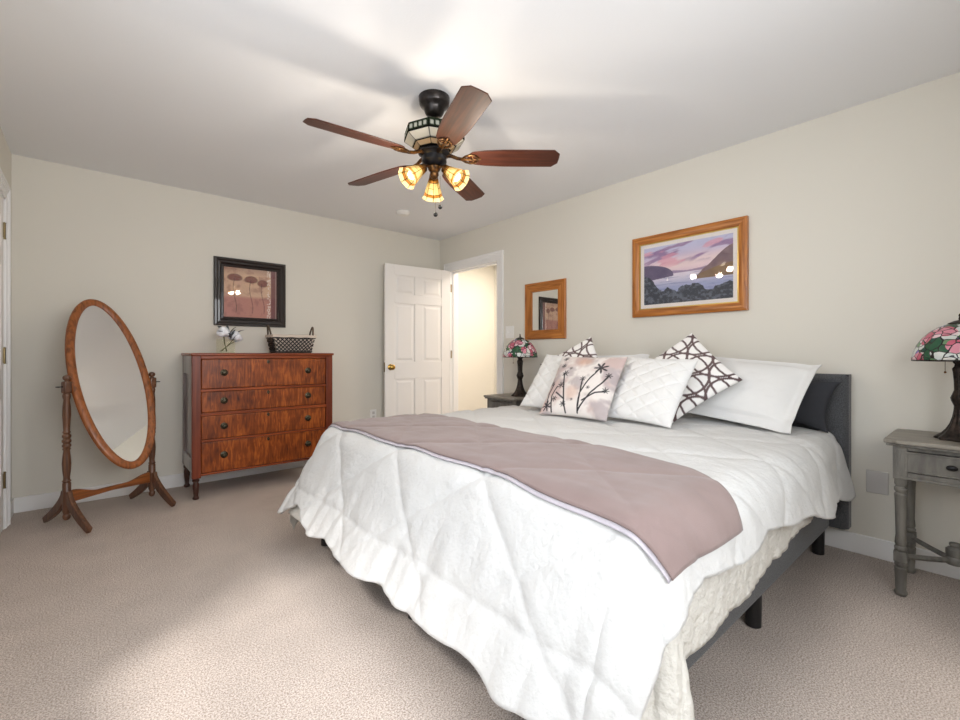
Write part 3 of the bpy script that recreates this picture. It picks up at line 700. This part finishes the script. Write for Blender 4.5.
def valley(u, v):
    sky = lerp(C((206, 180, 200))*np.ones(u.shape+(3,)), C((186, 186, 214)), ss(.6, 1, v))
    sky = lerp(sky, C((236, 214, 208)), ss(.2, 0, np.abs(v-.62-.06*u))*.7)
    cl = fbm(u*3+.5*v, v*9-u*2.5, 3); sky = lerp(sky, C((146, 118, 156)), ss(.48, .62, cl)*ss(.6, .75, v)*.95)
    sky = lerp(sky, C((216, 150, 168)), ss(.55, .66, fbm(u*4, v*10-u*2, 6))*ss(.55, .7, v)*.7)
    img = sky
    hm = .54+.025*np.sin(u*9)+.02*fbm(u*8, u*0, 2); img = lerp(img, C((150, 130, 160)), (v < hm).astype(float)*(v > .45))
    water = lerp(C((150, 156, 190))*np.ones(u.shape+(3,)), C((214, 204, 216)), ss(.25, .5, v)); water = lerp(water, C((122, 128, 166)), ss(.5, .7, fbm(u*6, v*40, 4))*.6)
    img = lerp(img, water, (v < .5).astype(float))
    lm = .48+.21*np.sqrt(np.clip(1-(u/.36)**2, 0, 1)); left = ((u < .36) & (v < lm) & (v > .46-.05*(.36-u)/.36)).astype(float)
    img = lerp(img, lerp(C((78, 70, 100))*np.ones(u.shape+(3,)), C((104, 92, 120)), fbm(u*14, v*10, 5)), left)
    rm = .42+.36*ss(.62, 1.02, u)+.06*ss(.62, .7, u); rgt = ((u > .62) & (v < rm) & (v > .37)).astype(float)
    img = lerp(img, lerp(C((104, 84, 96))*np.ones(u.shape+(3,)), C((140, 116, 116)), fbm(u*12, v*12, 7)), rgt)
    r2 = .37+.2*np.sqrt(np.clip((u-.62)/.38, 0, 1)); rg2 = ((u > .62) & (v < r2) & (v > .36)).astype(float)
    img = lerp(img, lerp(C((110, 88, 70))*np.ones(u.shape+(3,)), C((136, 110, 86)), fbm(u*12, v*12, 1)), rg2)
    for sx_, sz_ in ((.29, .38), (.86, .37)):
        t_ = ((np.abs(u-sx_) < .012*(1-(v-sz_)/.07)) & (v > sz_) & (v < sz_+.07)).astype(float); img = lerp(img, C((238, 232, 236)), t_)
    tr_ = .14+.13*np.exp(-((u-.56)/.16)**4)+.36*np.exp(-((u-.02)/.15)**2)+.10*np.exp(-((u-.3)/.07)**2)+.12*np.exp(-((u-.95)/.13)**2)+.09*(fbm(u*26, v*14, 2)-.4)
    img = lerp(img, lerp(C((46, 52, 64))*np.ones(u.shape+(3,)), C((92, 98, 112)), ss(.4, .75, fbm(u*34, v*30, 6))), (v < tr_).astype(float))
    return img
def poppies(u, v):
    img = lerp(C((196, 158, 138))*np.ones(u.shape+(3,)), C((214, 180, 146)), fbm(u*5, v*5, 2))
    img = lerp(img, C((170, 102, 100)), ss(.46, .38, v)*.75); img = lerp(img, C((130, 96, 92)), ss(.8, 1, v)*.5)
    img = lerp(img, C((140, 92, 86)), ss(.5, .75, fbm(u*12, v*12, 6))*.5)
    for cx, cy_, rx in ((.2, .8, .13), (.5, .78, .12), (.72, .72, .1)):
        d = ((u-cx)/rx)**2+((v-cy_+.5*(u-cx)**2)/.07)**2
        img = lerp(img, C((112, 50, 48)), ss(1.1, .7, d)*.85); img = lerp(img, C((66, 36, 36)), ss(.25, .1, np.abs(d-1))*.5)
        img = lerp(img, C((74, 48, 44)), ss(.008, .004, np.abs(u-cx-.03*np.sin(v*8)))*(v < cy_)*(v > .1)*.8)
    img = lerp(img, C((104, 54, 60)), ss(.87, .89, u)*.9)
    gl_ = (np.abs(u-.835) < .035)*ss(.52, .56, fbm(u*50, v*42, 5, 2)); img = lerp(img, C((222, 208, 196)), gl_*.95)
    img = lerp(img, C((150, 130, 122)), (np.abs(u-.975) < .007).astype(float))
    return img
# far-wall picture
p1 = thing('framed_picture', 'poppy picture in a wide black carved frame above the dresser', 'picture', (1.0785, YF, 1.623))
pw, ph_ = .588, .589
frame_on(p1, pw, ph_, [(0, 0), (0, .020), (.006, .028), (.02, .03), (.03, .022), (.045, .024), (.058, .012), (.072, .016), (.078, .010), (.078, 0)], M['frameblk'], M['frameblk'])
backing(p1, pw-.13, ph_-.13); art(p1, pw-.15, ph_-.15, .009, poppies, 130, 130); pane(p1, pw-.15, ph_-.15, .0105)
# valley painting on the right wall
p2 = thing('framed_painting', 'river valley painting in an orange oak frame above the bed', 'picture', (XR, 1.435, 1.660), -PI/2)
pw, ph_ = .797, .598
frame_on(p2, pw, ph_, [(0, 0), (0, .026), (.008, .030), (.03, .028), (.052, .02), (.056, .014), (.056, 0)], M['frameoak'], M['frameoakz'])
sl = MB()
for x0, x1, z0, z1 in ((-pw/2+.054, pw/2-.054, -ph_/2+.054, -ph_/2+.061), (-pw/2+.054, pw/2-.054, ph_/2-.061, ph_/2-.054), (-pw/2+.054, -pw/2+.061, -ph_/2+.061, ph_/2-.061), (pw/2-.061, pw/2-.054, -ph_/2+.061, ph_/2-.061)):
    sl.box(x0, x1, -.016, -.0, z0, z1)
sl.build('gilt_slip', M['gold'], p2, smooth=0)
MB().box(-pw/2+.056, pw/2-.056, -.009, -.004, -ph_/2+.056, ph_/2-.056).build('mat_board', M['matboard'], p2, smooth=0)
art(p2, pw-.122-.055, ph_-.122-.055, .0095, valley, 260, 180); pane(p2, pw-.122, ph_-.122, .011)
# oak wall mirror
p3 = thing('wall_mirror', 'small oak framed wall mirror between the doorway and the bed', 'mirror', (XR, 2.726, 1.483), -PI/2)
pw, ph_ = .484, .528
frame_on(p3, pw, ph_, [(0, 0), (0, .018), (.003, .021), (.082, .019), (.086, .012), (.086, 0)], M['frameoak'], M['frameoakz'])
MB().box(-pw/2+.08, pw/2-.08, -.008, -.004, -ph_/2+.08, ph_/2-.08).build('mirror_glass', M['mirror'], p3, smooth=0)

# ---------------------------------------------------------------- wall plates, smoke detector
lp = thing('light_switch', 'white light switch plate beside the doorway casing', 'light switch', (XR, 3.19, 1.30), -PI/2)
MB().box(-.058, .058, -.006, 0, -.06, .06).build('plate', M['plastic'], lp, bevel=.003)
for s_ in (-.023, .023): MB().box(s_-.005, s_+.005, -.016, -.006, -.012, .012).build('toggle', M['plastic'], lp, bevel=.002)
ol = thing('power_outlet', 'white power outlet low on the far wall beside the open door', 'outlet', (2.28, YF, .43))
MB().box(-.036, .036, -.006, 0, -.058, .058).build('plate', M['plastic'], ol, bevel=.003)
for s_ in (-.022, .022): MB().box(-.014, .014, -.008, -.006, s_-.014, s_+.014).build('socket', M['greyplate'], ol, bevel=.002)
bp = MB().box(XR-.006, XR, .375, .465, .342, .462).build('cover_plate', M['greyplate'], bevel=.003)
tag(bp, 'blank grey wall plate between the headboard and right bedside table', 'wall plate')
sd_ = MB().lathe([(.068, 2.4395), (.068, 2.425), (.062, 2.417), (.05, 2.413), (.048, 2.408), (.03, 2.405), (.0001, 2.404)], 32, Matrix.Translation((2.25, 3.72, 0))).build('smoke_detector', M['plastic'])
tag(sd_, 'round white smoke detector on the ceiling near the far corner', 'smoke detector')

# ---------------------------------------------------------------- bedside tables
def make_stand():
    r = thing('nightstand', 'grey washed bedside table with turned legs at the right edge', 'bedside table', (2.91, .125, 0))
    # local: -x is the front; body .36 deep (x), .38 wide (y)
    hx_, hy_ = .185, .185
    # top with notched corners
    a_, b_, c_ = hx_+.028, hy_+.03, .035
    poly = []
    for sx_, sy_ in ((-1, -1), (1, -1), (1, 1), (-1, 1)):
        pts = [(sx_*a_, sy_*(b_-c_-.012)), (sx_*(a_-.012), sy_*(b_-c_)), (sx_*(a_-.014), sy_*(b_-c_+.012)), (sx_*(a_-.004), sy_*(b_-.006)), (sx_*(a_-.010), sy_*b_), (sx_*(a_-c_), sy_*(b_-.008)), (sx_*(a_-c_-.012), sy_*b_)]
        if sx_*sy_ > 0: pts = pts
        else: pts = pts[::-1]
        poly += pts if sx_*sy_ < 0 or True else pts
    # keep orientation by sorting the loop by angle
    poly = sorted(poly, key=lambda p: math.atan2(p[1], p[0]))
    MB().prism(poly, .684, .703).build('top', M['grey_top'], r, bevel=.005)
    MB().prism([(x*.965, y*.965) for x, y in poly], .672, .684).build('top_moulding', M['grey_paint'], r, bevel=.004)
    ap = MB().box(hx_-.012, hx_-.006, -hy_+.02, hy_-.02, .54, .672).box(-hx_+.02, hx_-.02, hy_-.02, hy_-.006, .54, .672).box(-hx_+.02, hx_-.02, -hy_+.006, -hy_+.02, .54, .672)
    ap.box(-hx_+.006, -hx_+.02, -hy_+.02, hy_-.02, .655, .672).box(-hx_+.006, -hx_+.02, -hy_+.02, hy_-.02, .535, .558)
    ap.box(-hx_-.002, -hx_+.02, -hy_+.02, hy_-.02, .528, .538)
    ap.build('apron', M['grey_paint'], r, bevel=.002, smooth=0)
    d = MB().box(-hx_+.004, hx_-.05, -hy_+.034, hy_-.034, .562, .651)
    for y0, y1, z0, z1 in ((-hy_+.034, hy_-.034, .562, .569), (-hy_+.034, hy_-.034, .644, .651), (-hy_+.034, -hy_+.041, .569, .644), (hy_-.041, hy_-.034, .569, .644)):
        d.box(-hx_-.001, -hx_+.004, y0, y1, z0, z1)
    do = d.build('drawer', M['grey_paint'], r, bevel=.002, smooth=0)
    R = Matrix.Translation((-hx_+.004, 0, .607)) @ Matrix.Rotation(-PI/2, 4, 'Y') @ Matrix.Diagonal((.8, 1.2, 1, 1))
    MB().lathe([(.008, 0), (.007, .01), (.013, .016), (.015, .023), (.01, .029), (.0001, .031)], 18, R).build('knob', M['black'], do)
    for sx_ in (-1, 1):
        for sy_ in (-1, 1):
            T = Matrix.Translation((sx_*(hx_-.024), sy_*(hy_-.024), 0))
            l = MB().box(-.024, .024, -.024, .024, .525, .672, T)
            for k in (-.012, 0, .012): l.box(k-.003, k+.003, -.0265, -.024, .54, .655, T).box(-.0265, -.024, k-.003, k+.003, .54, .655, T)
            l.lathe([(.019, .003), (.0235, .012), (.0235, .018), (.018, .026), (.021, .09), (.0225, .125), (.017, .13), (.022, .136), (.022, .15), (.017, .154)], 20, T)
            l.box(-.0225, .0225, -.0225, .0225, .154, .2, T)
            l.lathe([(.017, .2), (.022, .208), (.022, .218), (.017, .224), (.021, .234), (.0195, .25), (.0175, .27), (.0205, .42), (.0225, .455), (.017, .462), (.023, .472), (.023, .484), (.017, .49), (.022, .5), (.022, .526)], 20, T)
            l.lathe([(.018, 0), (.018, .004)], 20, T)
            l.build('leg', M['grey_paint'], r, bevel=.0015, bseg=1)
    for sgn in (-1, 1):
        p0 = Vector((-(hx_-.03), -sgn*(hy_-.03), .177)); p1 = Vector(((hx_-.03), sgn*(hy_-.03), .177)); pts = [p0.lerp(p1, t) for t in np.linspace(0, 1, 9)]
        for i, t in enumerate(np.linspace(0, 1, 9)): pts[i].z -= .014*math.sin(t*PI)
        MB().tube(pts, .0125, 4).build('cross_stretcher', M['grey_paint'], r, smooth=20)
    MB().lathe([(.03, .146), (.034, .152), (.034, .172), (.03, .178), (.028, .182), (.031, .19), (.031, .212), (.022, .22), (.016, .224), (.02, .232), (.018, .24), (.0001, .243)], 22).build('finial', M['grey_paint'], r)
    return r
ns1 = make_stand()
ns2 = copy_tree(ns1); ns2.location = (2.94, 2.895, 0); ns2['label'] = 'grey washed bedside table half hidden beyond the far side of the bed'
for o in (ns1, ns2): o['group'] = 'pair of bedside tables'
# table lamps
def make_lamp():
    r = thing('table_lamp', 'bronze table lamp with leaded floral glass dome at the right edge', 'lamp', (2.905, .108, .703))
    bp_ = [(.078, 0), (.08, .006), (.072, .014), (.058, .026), (.044, .045), (.033, .07), (.025, .1), (.021, .13), (.02, .15), (.028, .172), (.031, .185), (.026, .2), (.02, .22), (.021, .26), (.024, .30), (.027, .315), (.02, .325), (.018, .335), (.024, .342), (.024, .352), (.014, .358), (.012, .39)]
    A = []
    for rr, z in bp_:
        row = []
        for k in range(48):
            a_ = 2*PI*k/48; row.append((rr*(1+.07*math.cos(a_*8+z*9))*math.cos(a_), rr*(1+.07*math.cos(a_*8+z*9))*math.sin(a_), z))
        A.append(row)
    mb = MB().grid(np.array(A), closed=True); mb.f += [tuple(range(48))[::-1], tuple((len(bp_)-1)*48+k for k in range(48))]
    mb.build('base', M['iron'], r, smooth=60)
    MB().lathe([(.02, .39), (.022, .395), (.022, .44), (.012, .45), (.012, .53)], 18).build('socket', M['iron'], r)
    sp = [(.155, .350), (.157, .362), (.152, .388), (.141, .418), (.122, .450), (.098, .478), (.07, .499), (.04, .512), (.028, .515)]
    s_ = MB().lathe(sp, 64, cap=False)
    so = s_.build('lamp_shade', M['tiffany'], r, solid=.004)
    MB().lathe([(.156, .348), (.159, .350), (.159, .354), (.156, .356), (.153, .352)], 64, cap=False).build('rim', M['iron'], so)
    MB().lathe([(.042, .511), (.04, .518), (.028, .524), (.02, .528), (.006, .531), (.007, .538), (.005, .545), (.007, .551), (.005, .558), (.0001, .563)], 24).build('finial', M['iron'], so)
    MB().tube([(.03, .04, .42), (.045, .05, .40), (.045, .05, .30)], .0012, 6).sphere((.045, .05, .297), .005, 10, 6).build('pull_chain', M['antique'], r)
    return r
l1 = make_lamp()
l2 = copy_tree(l1); l2.location = (2.93, 2.83, .703); l2.rotation_euler = (0, 0, 1.1); l2['label'] = 'bronze table lamp with leaded floral glass dome beneath the small wall mirror'
for o in (l1, l2): o['group'] = 'pair of leaded glass lamps'

# ---------------------------------------------------------------- things on the dresser
vz = thing('flower_vase', 'clear square glass vase of white blooms on the dresser left', 'vase', (.825, 4.12, 1.09), .3)
vb_ = MB(); h_, w0, t_ = .115, .05, .004
vb_.box(-w0, w0, -w0, -w0+t_, 0, h_).box(-w0, w0, w0-t_, w0, 0, h_).box(-w0, -w0+t_, -w0+t_, w0-t_, 0, h_).box(w0-t_, w0, -w0+t_, w0-t_, 0, h_).box(-w0+t_, w0-t_, -w0+t_, w0-t_, 0, .01)
vb_.build('vase', M['vaseglass'], vz, smooth=0)
rs = random.Random(5)
def bloom(c, r_, n=26):
    mb = MB()
    for i in range(n):
        th_ = rs.uniform(0, 2*PI); ph = math.acos(rs.uniform(-.5, 1)); d_ = Vector((math.sin(ph)*math.cos(th_), math.sin(ph)*math.sin(th_), math.cos(ph)))
        qn = d_.to_track_quat('Z', 'Y').to_matrix().to_4x4(); T = Matrix.Translation(Vector(c)+d_*r_*.55) @ qn @ Matrix.Rotation(rs.uniform(0, 6), 4, 'Z')
        s_ = np.linspace(-1, 1, 6); U, V = np.meshgrid(s_, s_, indexing='ij'); rad = 1-.35*(U*U+V*V)/2
        G = np.stack([U*r_*.5*rad, V*r_*.6*rad, r_*(.42-.28*(U*U+V*V))], -1); G = np.array([[tuple(T @ Vector(p)) for p in row] for row in G]); mb.grid(G)
    return mb
for i, (c, r_) in enumerate((((-.035, -.03, .165), .052), ((.05, -.045, .135), .05), ((.0, .03, .17), .05), ((.085, -.02, .115), .042))):
    bloom(c, r_).build('bloom', M['petal'], vz, smooth=80)
    MB().tube([(c[0], c[1], c[2]-.01), (c[0]*.5, c[1]*.4, .08), (-c[0]*.5, -c[1]*.3, .013)], .0028, 6).build('stem', M['stem'], vz)
def leaf(p0, p1, wd, bend):
    p0, p1 = Vector(p0), Vector(p1); d_ = p1-p0; s_ = d_.cross(Vector((0, 0, 1))).normalized(); A = []
    for t in np.linspace(0, 1, 9):
        c = p0+d_*t+Vector((0, 0, bend*math.sin(t*PI))); wv = wd*math.sin(PI*min(1, t*.93+.05))**.8
        A.append([tuple(c-s_*wv), tuple(c-Vector((0, 0, wv*.25))), tuple(c+s_*wv)])
    return MB().grid(np.array(A))
for p0, p1 in (((.01, -.06, .13), (.03, -.085, .19)), ((0, -.05, .15), (.055, -.06, .215)), ((.0, -.05, .16), (-.02, -.05, .225)), ((-.04, -.05, .15), (-.10, -.06, .175)), ((.06, -.05, .16), (.12, -.06, .19)), ((.01, -.06, .12), (-.02, -.08, .16)), ((-.03, 0, .19), (-.075, -.02, .215)), ((.02, -.065, .10), (.05, -.09, .15)), ((.0, -.07, .11), (.02, -.09, .165))):
    leaf(p0, p1, .017, .01).build('leaf', M['leaf'], vz, smooth=80, solid=.001)
bk = thing('basket', 'dark wicker basket with cream liner and two handles on the dresser', 'basket', (1.341, 4.12, 1.09))
# lattice walls woven from strips
def bwall(t, z):   # t around perimeter 0..4 ; rounded-rectangle flare
    k = z/.135; hw, hd = .150+.028*k, .085+.02*k
    i = int(t) % 4; f = t-int(t)
    P4 = [(-hw, -hd), (hw, -hd), (hw, hd), (-hw, hd)]; p, q_ = P4[i], P4[(i+1) % 4]
    return Vector((p[0]+(q_[0]-p[0])*f, p[1]+(q_[1]-p[1])*f, z))
wv = MB(); per = [.33, .19, .33, .19]
for sgn in (1, -1):
    for side in range(4):
        n = 10 if side % 2 == 0 else 5
        for k in range(-5, n+5):
            pts = []
            for s_ in np.linspace(.05, 1, 8):
                f = (k+.5)/n+sgn*(s_-.5)*.135/per[side]*1.0
                if 0 <= f <= .999:
                    p = bwall(side+f, s_*.135); c = Vector((0, 0, p.z)); o_ = (p-c).normalized(); pts.append(p+o_*(.0015*sgn))
            if len(pts) > 1: wv.tube(pts, .0046, 5)
wv.build('woven_wall', M['basket'], bk, smooth=40)
MB().box(-.148, .148, -.083, .083, .001, .008).build('bottom', M['basket'], bk, smooth=0)
for z in (.012, .133): wvr = MB().tube([bwall(t, z) for t in np.linspace(0, 3.999, 33)]+[bwall(0, z)], .006, 8); wvr.build('rim_band', M['basket'], bk)
ln = MB(); A = []
for z, off in ((.012, -.013), (.06, -.013), (.10, -.012), (.14, -.008), (.158, -.002), (.160, .006), (.150, .011), (.136, .0115)):
    row = []
    for t in np.linspace(0, 4, 65)[:-1]:
        p = bwall(t, min(z, .135)); o_ = Vector((p.x*.6, p.y, 0)).normalized(); row.append((p.x+o_.x*off, p.y+o_.y*off, z+.002*math.sin(t*19)))
    A.append(row)
ln.grid(np.array(A), closed=True); ln.build('liner', M['liner'], bk, smooth=80)
for sx_ in (-1, 1):
    pts = [(sx_*(.176+.016*math.sin(t*PI)), -.05+.1*t, .10+.135*math.sin(t*PI)**.6) for t in np.linspace(0, 1, 17)]
    MB().tube(pts, .008, 8).build('handle', M['rope'], bk)

# ---------------------------------------------------------------- ceiling fan
FX, FY = 1.372, 1.955
fan = thing('ceiling_fan', 'five-blade ceiling fan with leaded glass bowl and three lit shades', 'ceiling fan', (FX, FY, H))
zz_ = lambda z: z-H
Pz = lambda prof: [(r, z-H) for r, z in prof]
MB().lathe(Pz([(.001, 2.340), (.02, 2.341), (.036, 2.345), (.046, 2.352), (.055, 2.375), (.062, 2.388), (.074, 2.396), (.079, 2.405), (.082, 2.425), (.082, 2.4395)]), 40).build('canopy', M['bronze'], fan)
MB().lathe(Pz([(.012, 2.22), (.012, 2.335), (.019, 2.336)]), 16).lathe(Pz([(.013, 2.262), (.026, 2.268), (.026, 2.284), (.015, 2.295), (.012, 2.30)]), 16).build('downrod', M['bronze'], fan)
MB().lathe(Pz([(.001, 2.235), (.08, 2.232), (.088, 2.22), (.088, 2.185), (.075, 2.165), (.001, 2.16)]), 32).build('motor_housing', M['bronze'], fan)
# leaded bowl, eight facets; vertex-coloured panels
nseg, sub = 8, 22
A, Cc = [], []
rows = [(.150, 2.262, 'band'), (.159, 2.256, 'band'), (.162, 2.214, 'band'), (.162, 2.212, 'lead'), (.159, 2.209, 'wht'), (.116, 2.180, 'wht'), (.115, 2.178, 'lead'), (.112, 2.177, 'tan'), (.088, 2.160, 'tan'), (.085, 2.157, 'lead')]
def rowdense():
    out = []
    for (r0, z0, k0), (r1, z1, k1) in zip(rows, rows[1:]):
        for s_ in np.linspace(0, 1, 7)[:-1]: out.append((r0+(r1-r0)*s_, z0+(z1-z0)*s_, k0 if k0 == k1 else ('lead' if 'lead' in (k0, k1) else k1), s_))
    out.append((*rows[-1], 0)); return out
cmap = {'band': (118, 128, 112), 'lead': (30, 30, 28), 'wht': (232, 228, 214), 'tan': (220, 190, 150)}
for r_, z_, k_, s_ in rowdense():
    row, cr = [], []
    for i in range(nseg):
        for j in range(sub):
            f = j/sub; a0, a1 = 2*PI*i/nseg, 2*PI*(i+1)/nseg
            x = r_*(math.cos(a0)*(1-f)+math.cos(a1)*f); y = r_*(math.sin(a0)*(1-f)+math.sin(a1)*f); row.append((x, y, z_-H))
            c = cmap[k_]
            if k_ == 'band': c = (206, 208, 196) if (2.226 < z_ < 2.248 and ((j-2) % 5 < 3 and 1 < j < sub-2)) else (48, 58, 44)
            if j == 0 or j == sub-1 and False: c = cmap['lead']
            cr.append(lin(c))
    A.append(row); Cc.append(cr)
MB().grid(np.array(A), np.array(Cc), closed=True).build('glass_bowl', M['bowlglass'], fan, smooth=0, fixn=False)
MB().lathe(Pz([(.001, 2.16), (.068, 2.158), (.082, 2.15), (.084, 2.14), (.07, 2.132), (.064, 2.125), (.066, 2.10), (.055, 2.085), (.04, 2.078), (.001, 2.077)]), 36).build('hub', M['black'], fan)
MB().lathe(Pz([(.001, 2.082), (.03, 2.08), (.036, 2.07), (.03, 2.055), (.022, 2.045), (.024, 2.03), (.016, 2.015), (.006, 2.008), (.001, 2.006)]), 28).build('light_fitter', M['antique'], fan)
# blades
def blade_mesh():
    pts = []; r0, r1 = .175, .660
    def hw(x): return .054+.014*min(1, (x-r0)/.2)
    n = 12
    for k in range(n+1):
        a_ = PI/2+PI*k/n; pts.append((r0+.054+.054*math.cos(a_), .054*math.sin(a_)))
    pts += [(x, -hw(x)) for x in np.linspace(r0+.09, r1-.03, 8)]
    pts += [(r1-.008, -.045), (r1, -.038), (r1+.002, 0), (r1, .038), (r1-.008, .045)]
    pts += [(x, hw(x)) for x in np.linspace(r1-.03, r0+.09, 8)]
    return pts
for k in range(5):
    ang = math.radians((29.5, 103.5, 175, 250.5, 319.8)[k])
    Rz = Matrix.Rotation(ang, 4, 'Z')
    Mb = Matrix.Translation((0, 0, 2.122-H)) @ Rz @ Matrix.Rotation(math.radians(-13), 4, 'X')
    bo = MB().prism(blade_mesh(), -.003, .003).build('blade', M['blade'], fan, bevel=.002, bseg=1)
    bo.matrix_local = Mb
    ir = MB()
    ir.tube([(.06, 0, .014), (.09, 0, .012), (.12, 0, -.002), (.15, 0, -.008), (.19, 0, -.0085)], [.012, .01, .009, .009, .006], 8)
    for sy in (-1, 1):
        ir.tube([(.145, 0, -.008), (.165, sy*.022, -.0075), (.19, sy*.034, -.007), (.215, sy*.03, -.007), (.232, sy*.012, -.007), (.222, sy*.004, -.007)], [.007, .006, .0055, .005, .005, .003], 8)
        ir.sphere((.205, sy*.016, -.006), .006, 10, 6)
    ir.tube([(.19, 0, -.0085), (.235, 0, -.0075), (.25, 0, -.006)], [.006, .005, .002], 8)
    ir.build('blade_iron', M['antique'], bo)
# shades and bulbs
for k, (az, tilt) in enumerate(((54.9+3, 38), (174.9, 52), (-65.1, 52))):
    a_ = math.radians(az); t_ = math.radians(tilt)
    d_ = Vector((math.cos(a_)*math.sin(t_), math.sin(a_)*math.sin(t_), -math.cos(t_)))
    st_ = Vector((math.cos(a_)*.062, math.sin(a_)*.062, 2.055-H))
    qm = Matrix.Translation(st_) @ d_.to_track_quat('Z', 'Y').to_matrix().to_4x4()
    arm = MB().tube([(math.cos(a_)*.02, math.sin(a_)*.02, 2.062-H), (math.cos(a_)*.04, math.sin(a_)*.04, 2.072-H), tuple(st_+Vector((0, 0, .006))), tuple(st_+d_*.012)], .008, 10)
    arm.lathe([(.014, -.006), (.022, -.002), (.024, .01), (.022, .026)], 20, qm)
    ao = arm.build('shade_arm', M['antique'], fan)
    A, Cc = [], []
    for i, s_ in enumerate(np.linspace(0, 1, 41)):
        z_ = .012+.115*s_; r_ = .024+.033*s_**1.1+.004*ss(.85, 1, s_); row, cr = [], []
        for j in range(80):
            f = (j % 10)/10; a0 = 2*PI*(j//10)/8; a1 = a0+2*PI/8
            x = r_*(math.cos(a0)*(1-f)+math.cos(a1)*f); y = r_*(math.sin(a0)*(1-f)+math.sin(a1)*f); row.append((x, y, z_))
            c = (160, 140, 96)
            if s_ > .72: c = (136, 88, 32) if s_ < .82 else (166, 148, 108)
            if s_ < .2: c = (140, 96, 44)
            if j % 10 in (0,) or abs(s_-.2) < .014 or abs(s_-.72) < .014 or abs(s_-.82) < .014 or (abs(s_-.46) < .014 and (j//10) % 2 == 0): c = (5, 3, 1)
            cr.append(lin(c))
        A.append(row); Cc.append(cr)
    mb = MB().grid(np.array(A), np.array(Cc), closed=True); mb.v = [qm @ p for p in mb.v]
    so = mb.build('lamp_shade', M['shadeglass'], fan, smooth=25, fixn=False)
    bb = MB(); bb.lathe([(.011, .02), (.012, .04), (.02, .06), (.0245, .078), (.022, .094), (.012, .104), (.0001, .106)], 20, qm)
    bb.build('bulb', M['bulb'], so)
    lp_ = qm @ Vector((0, 0, .20)) + Vector((FX, FY, H))
    light('fan_lamp', 'POINT', 3.6, (1, .88, .73), tuple(lp_), shadow_soft_size=.03)
for dx_, dy_, z1 in ((.006, -.005, 1.822), (.026, -.023, 1.862)):
    pc = MB()
    for z in np.arange(z1+.012, 2.03, .006): pc.sphere((dx_*.9, dy_*.9, z-H), .0017, 6, 4)
    po = pc.build('pull_chain', M['antique'], fan, smooth=80)
    MB().sphere((dx_*.9, dy_*.9, z1-H), .012, 16, 10).build('chain_ball', M['black'], po)
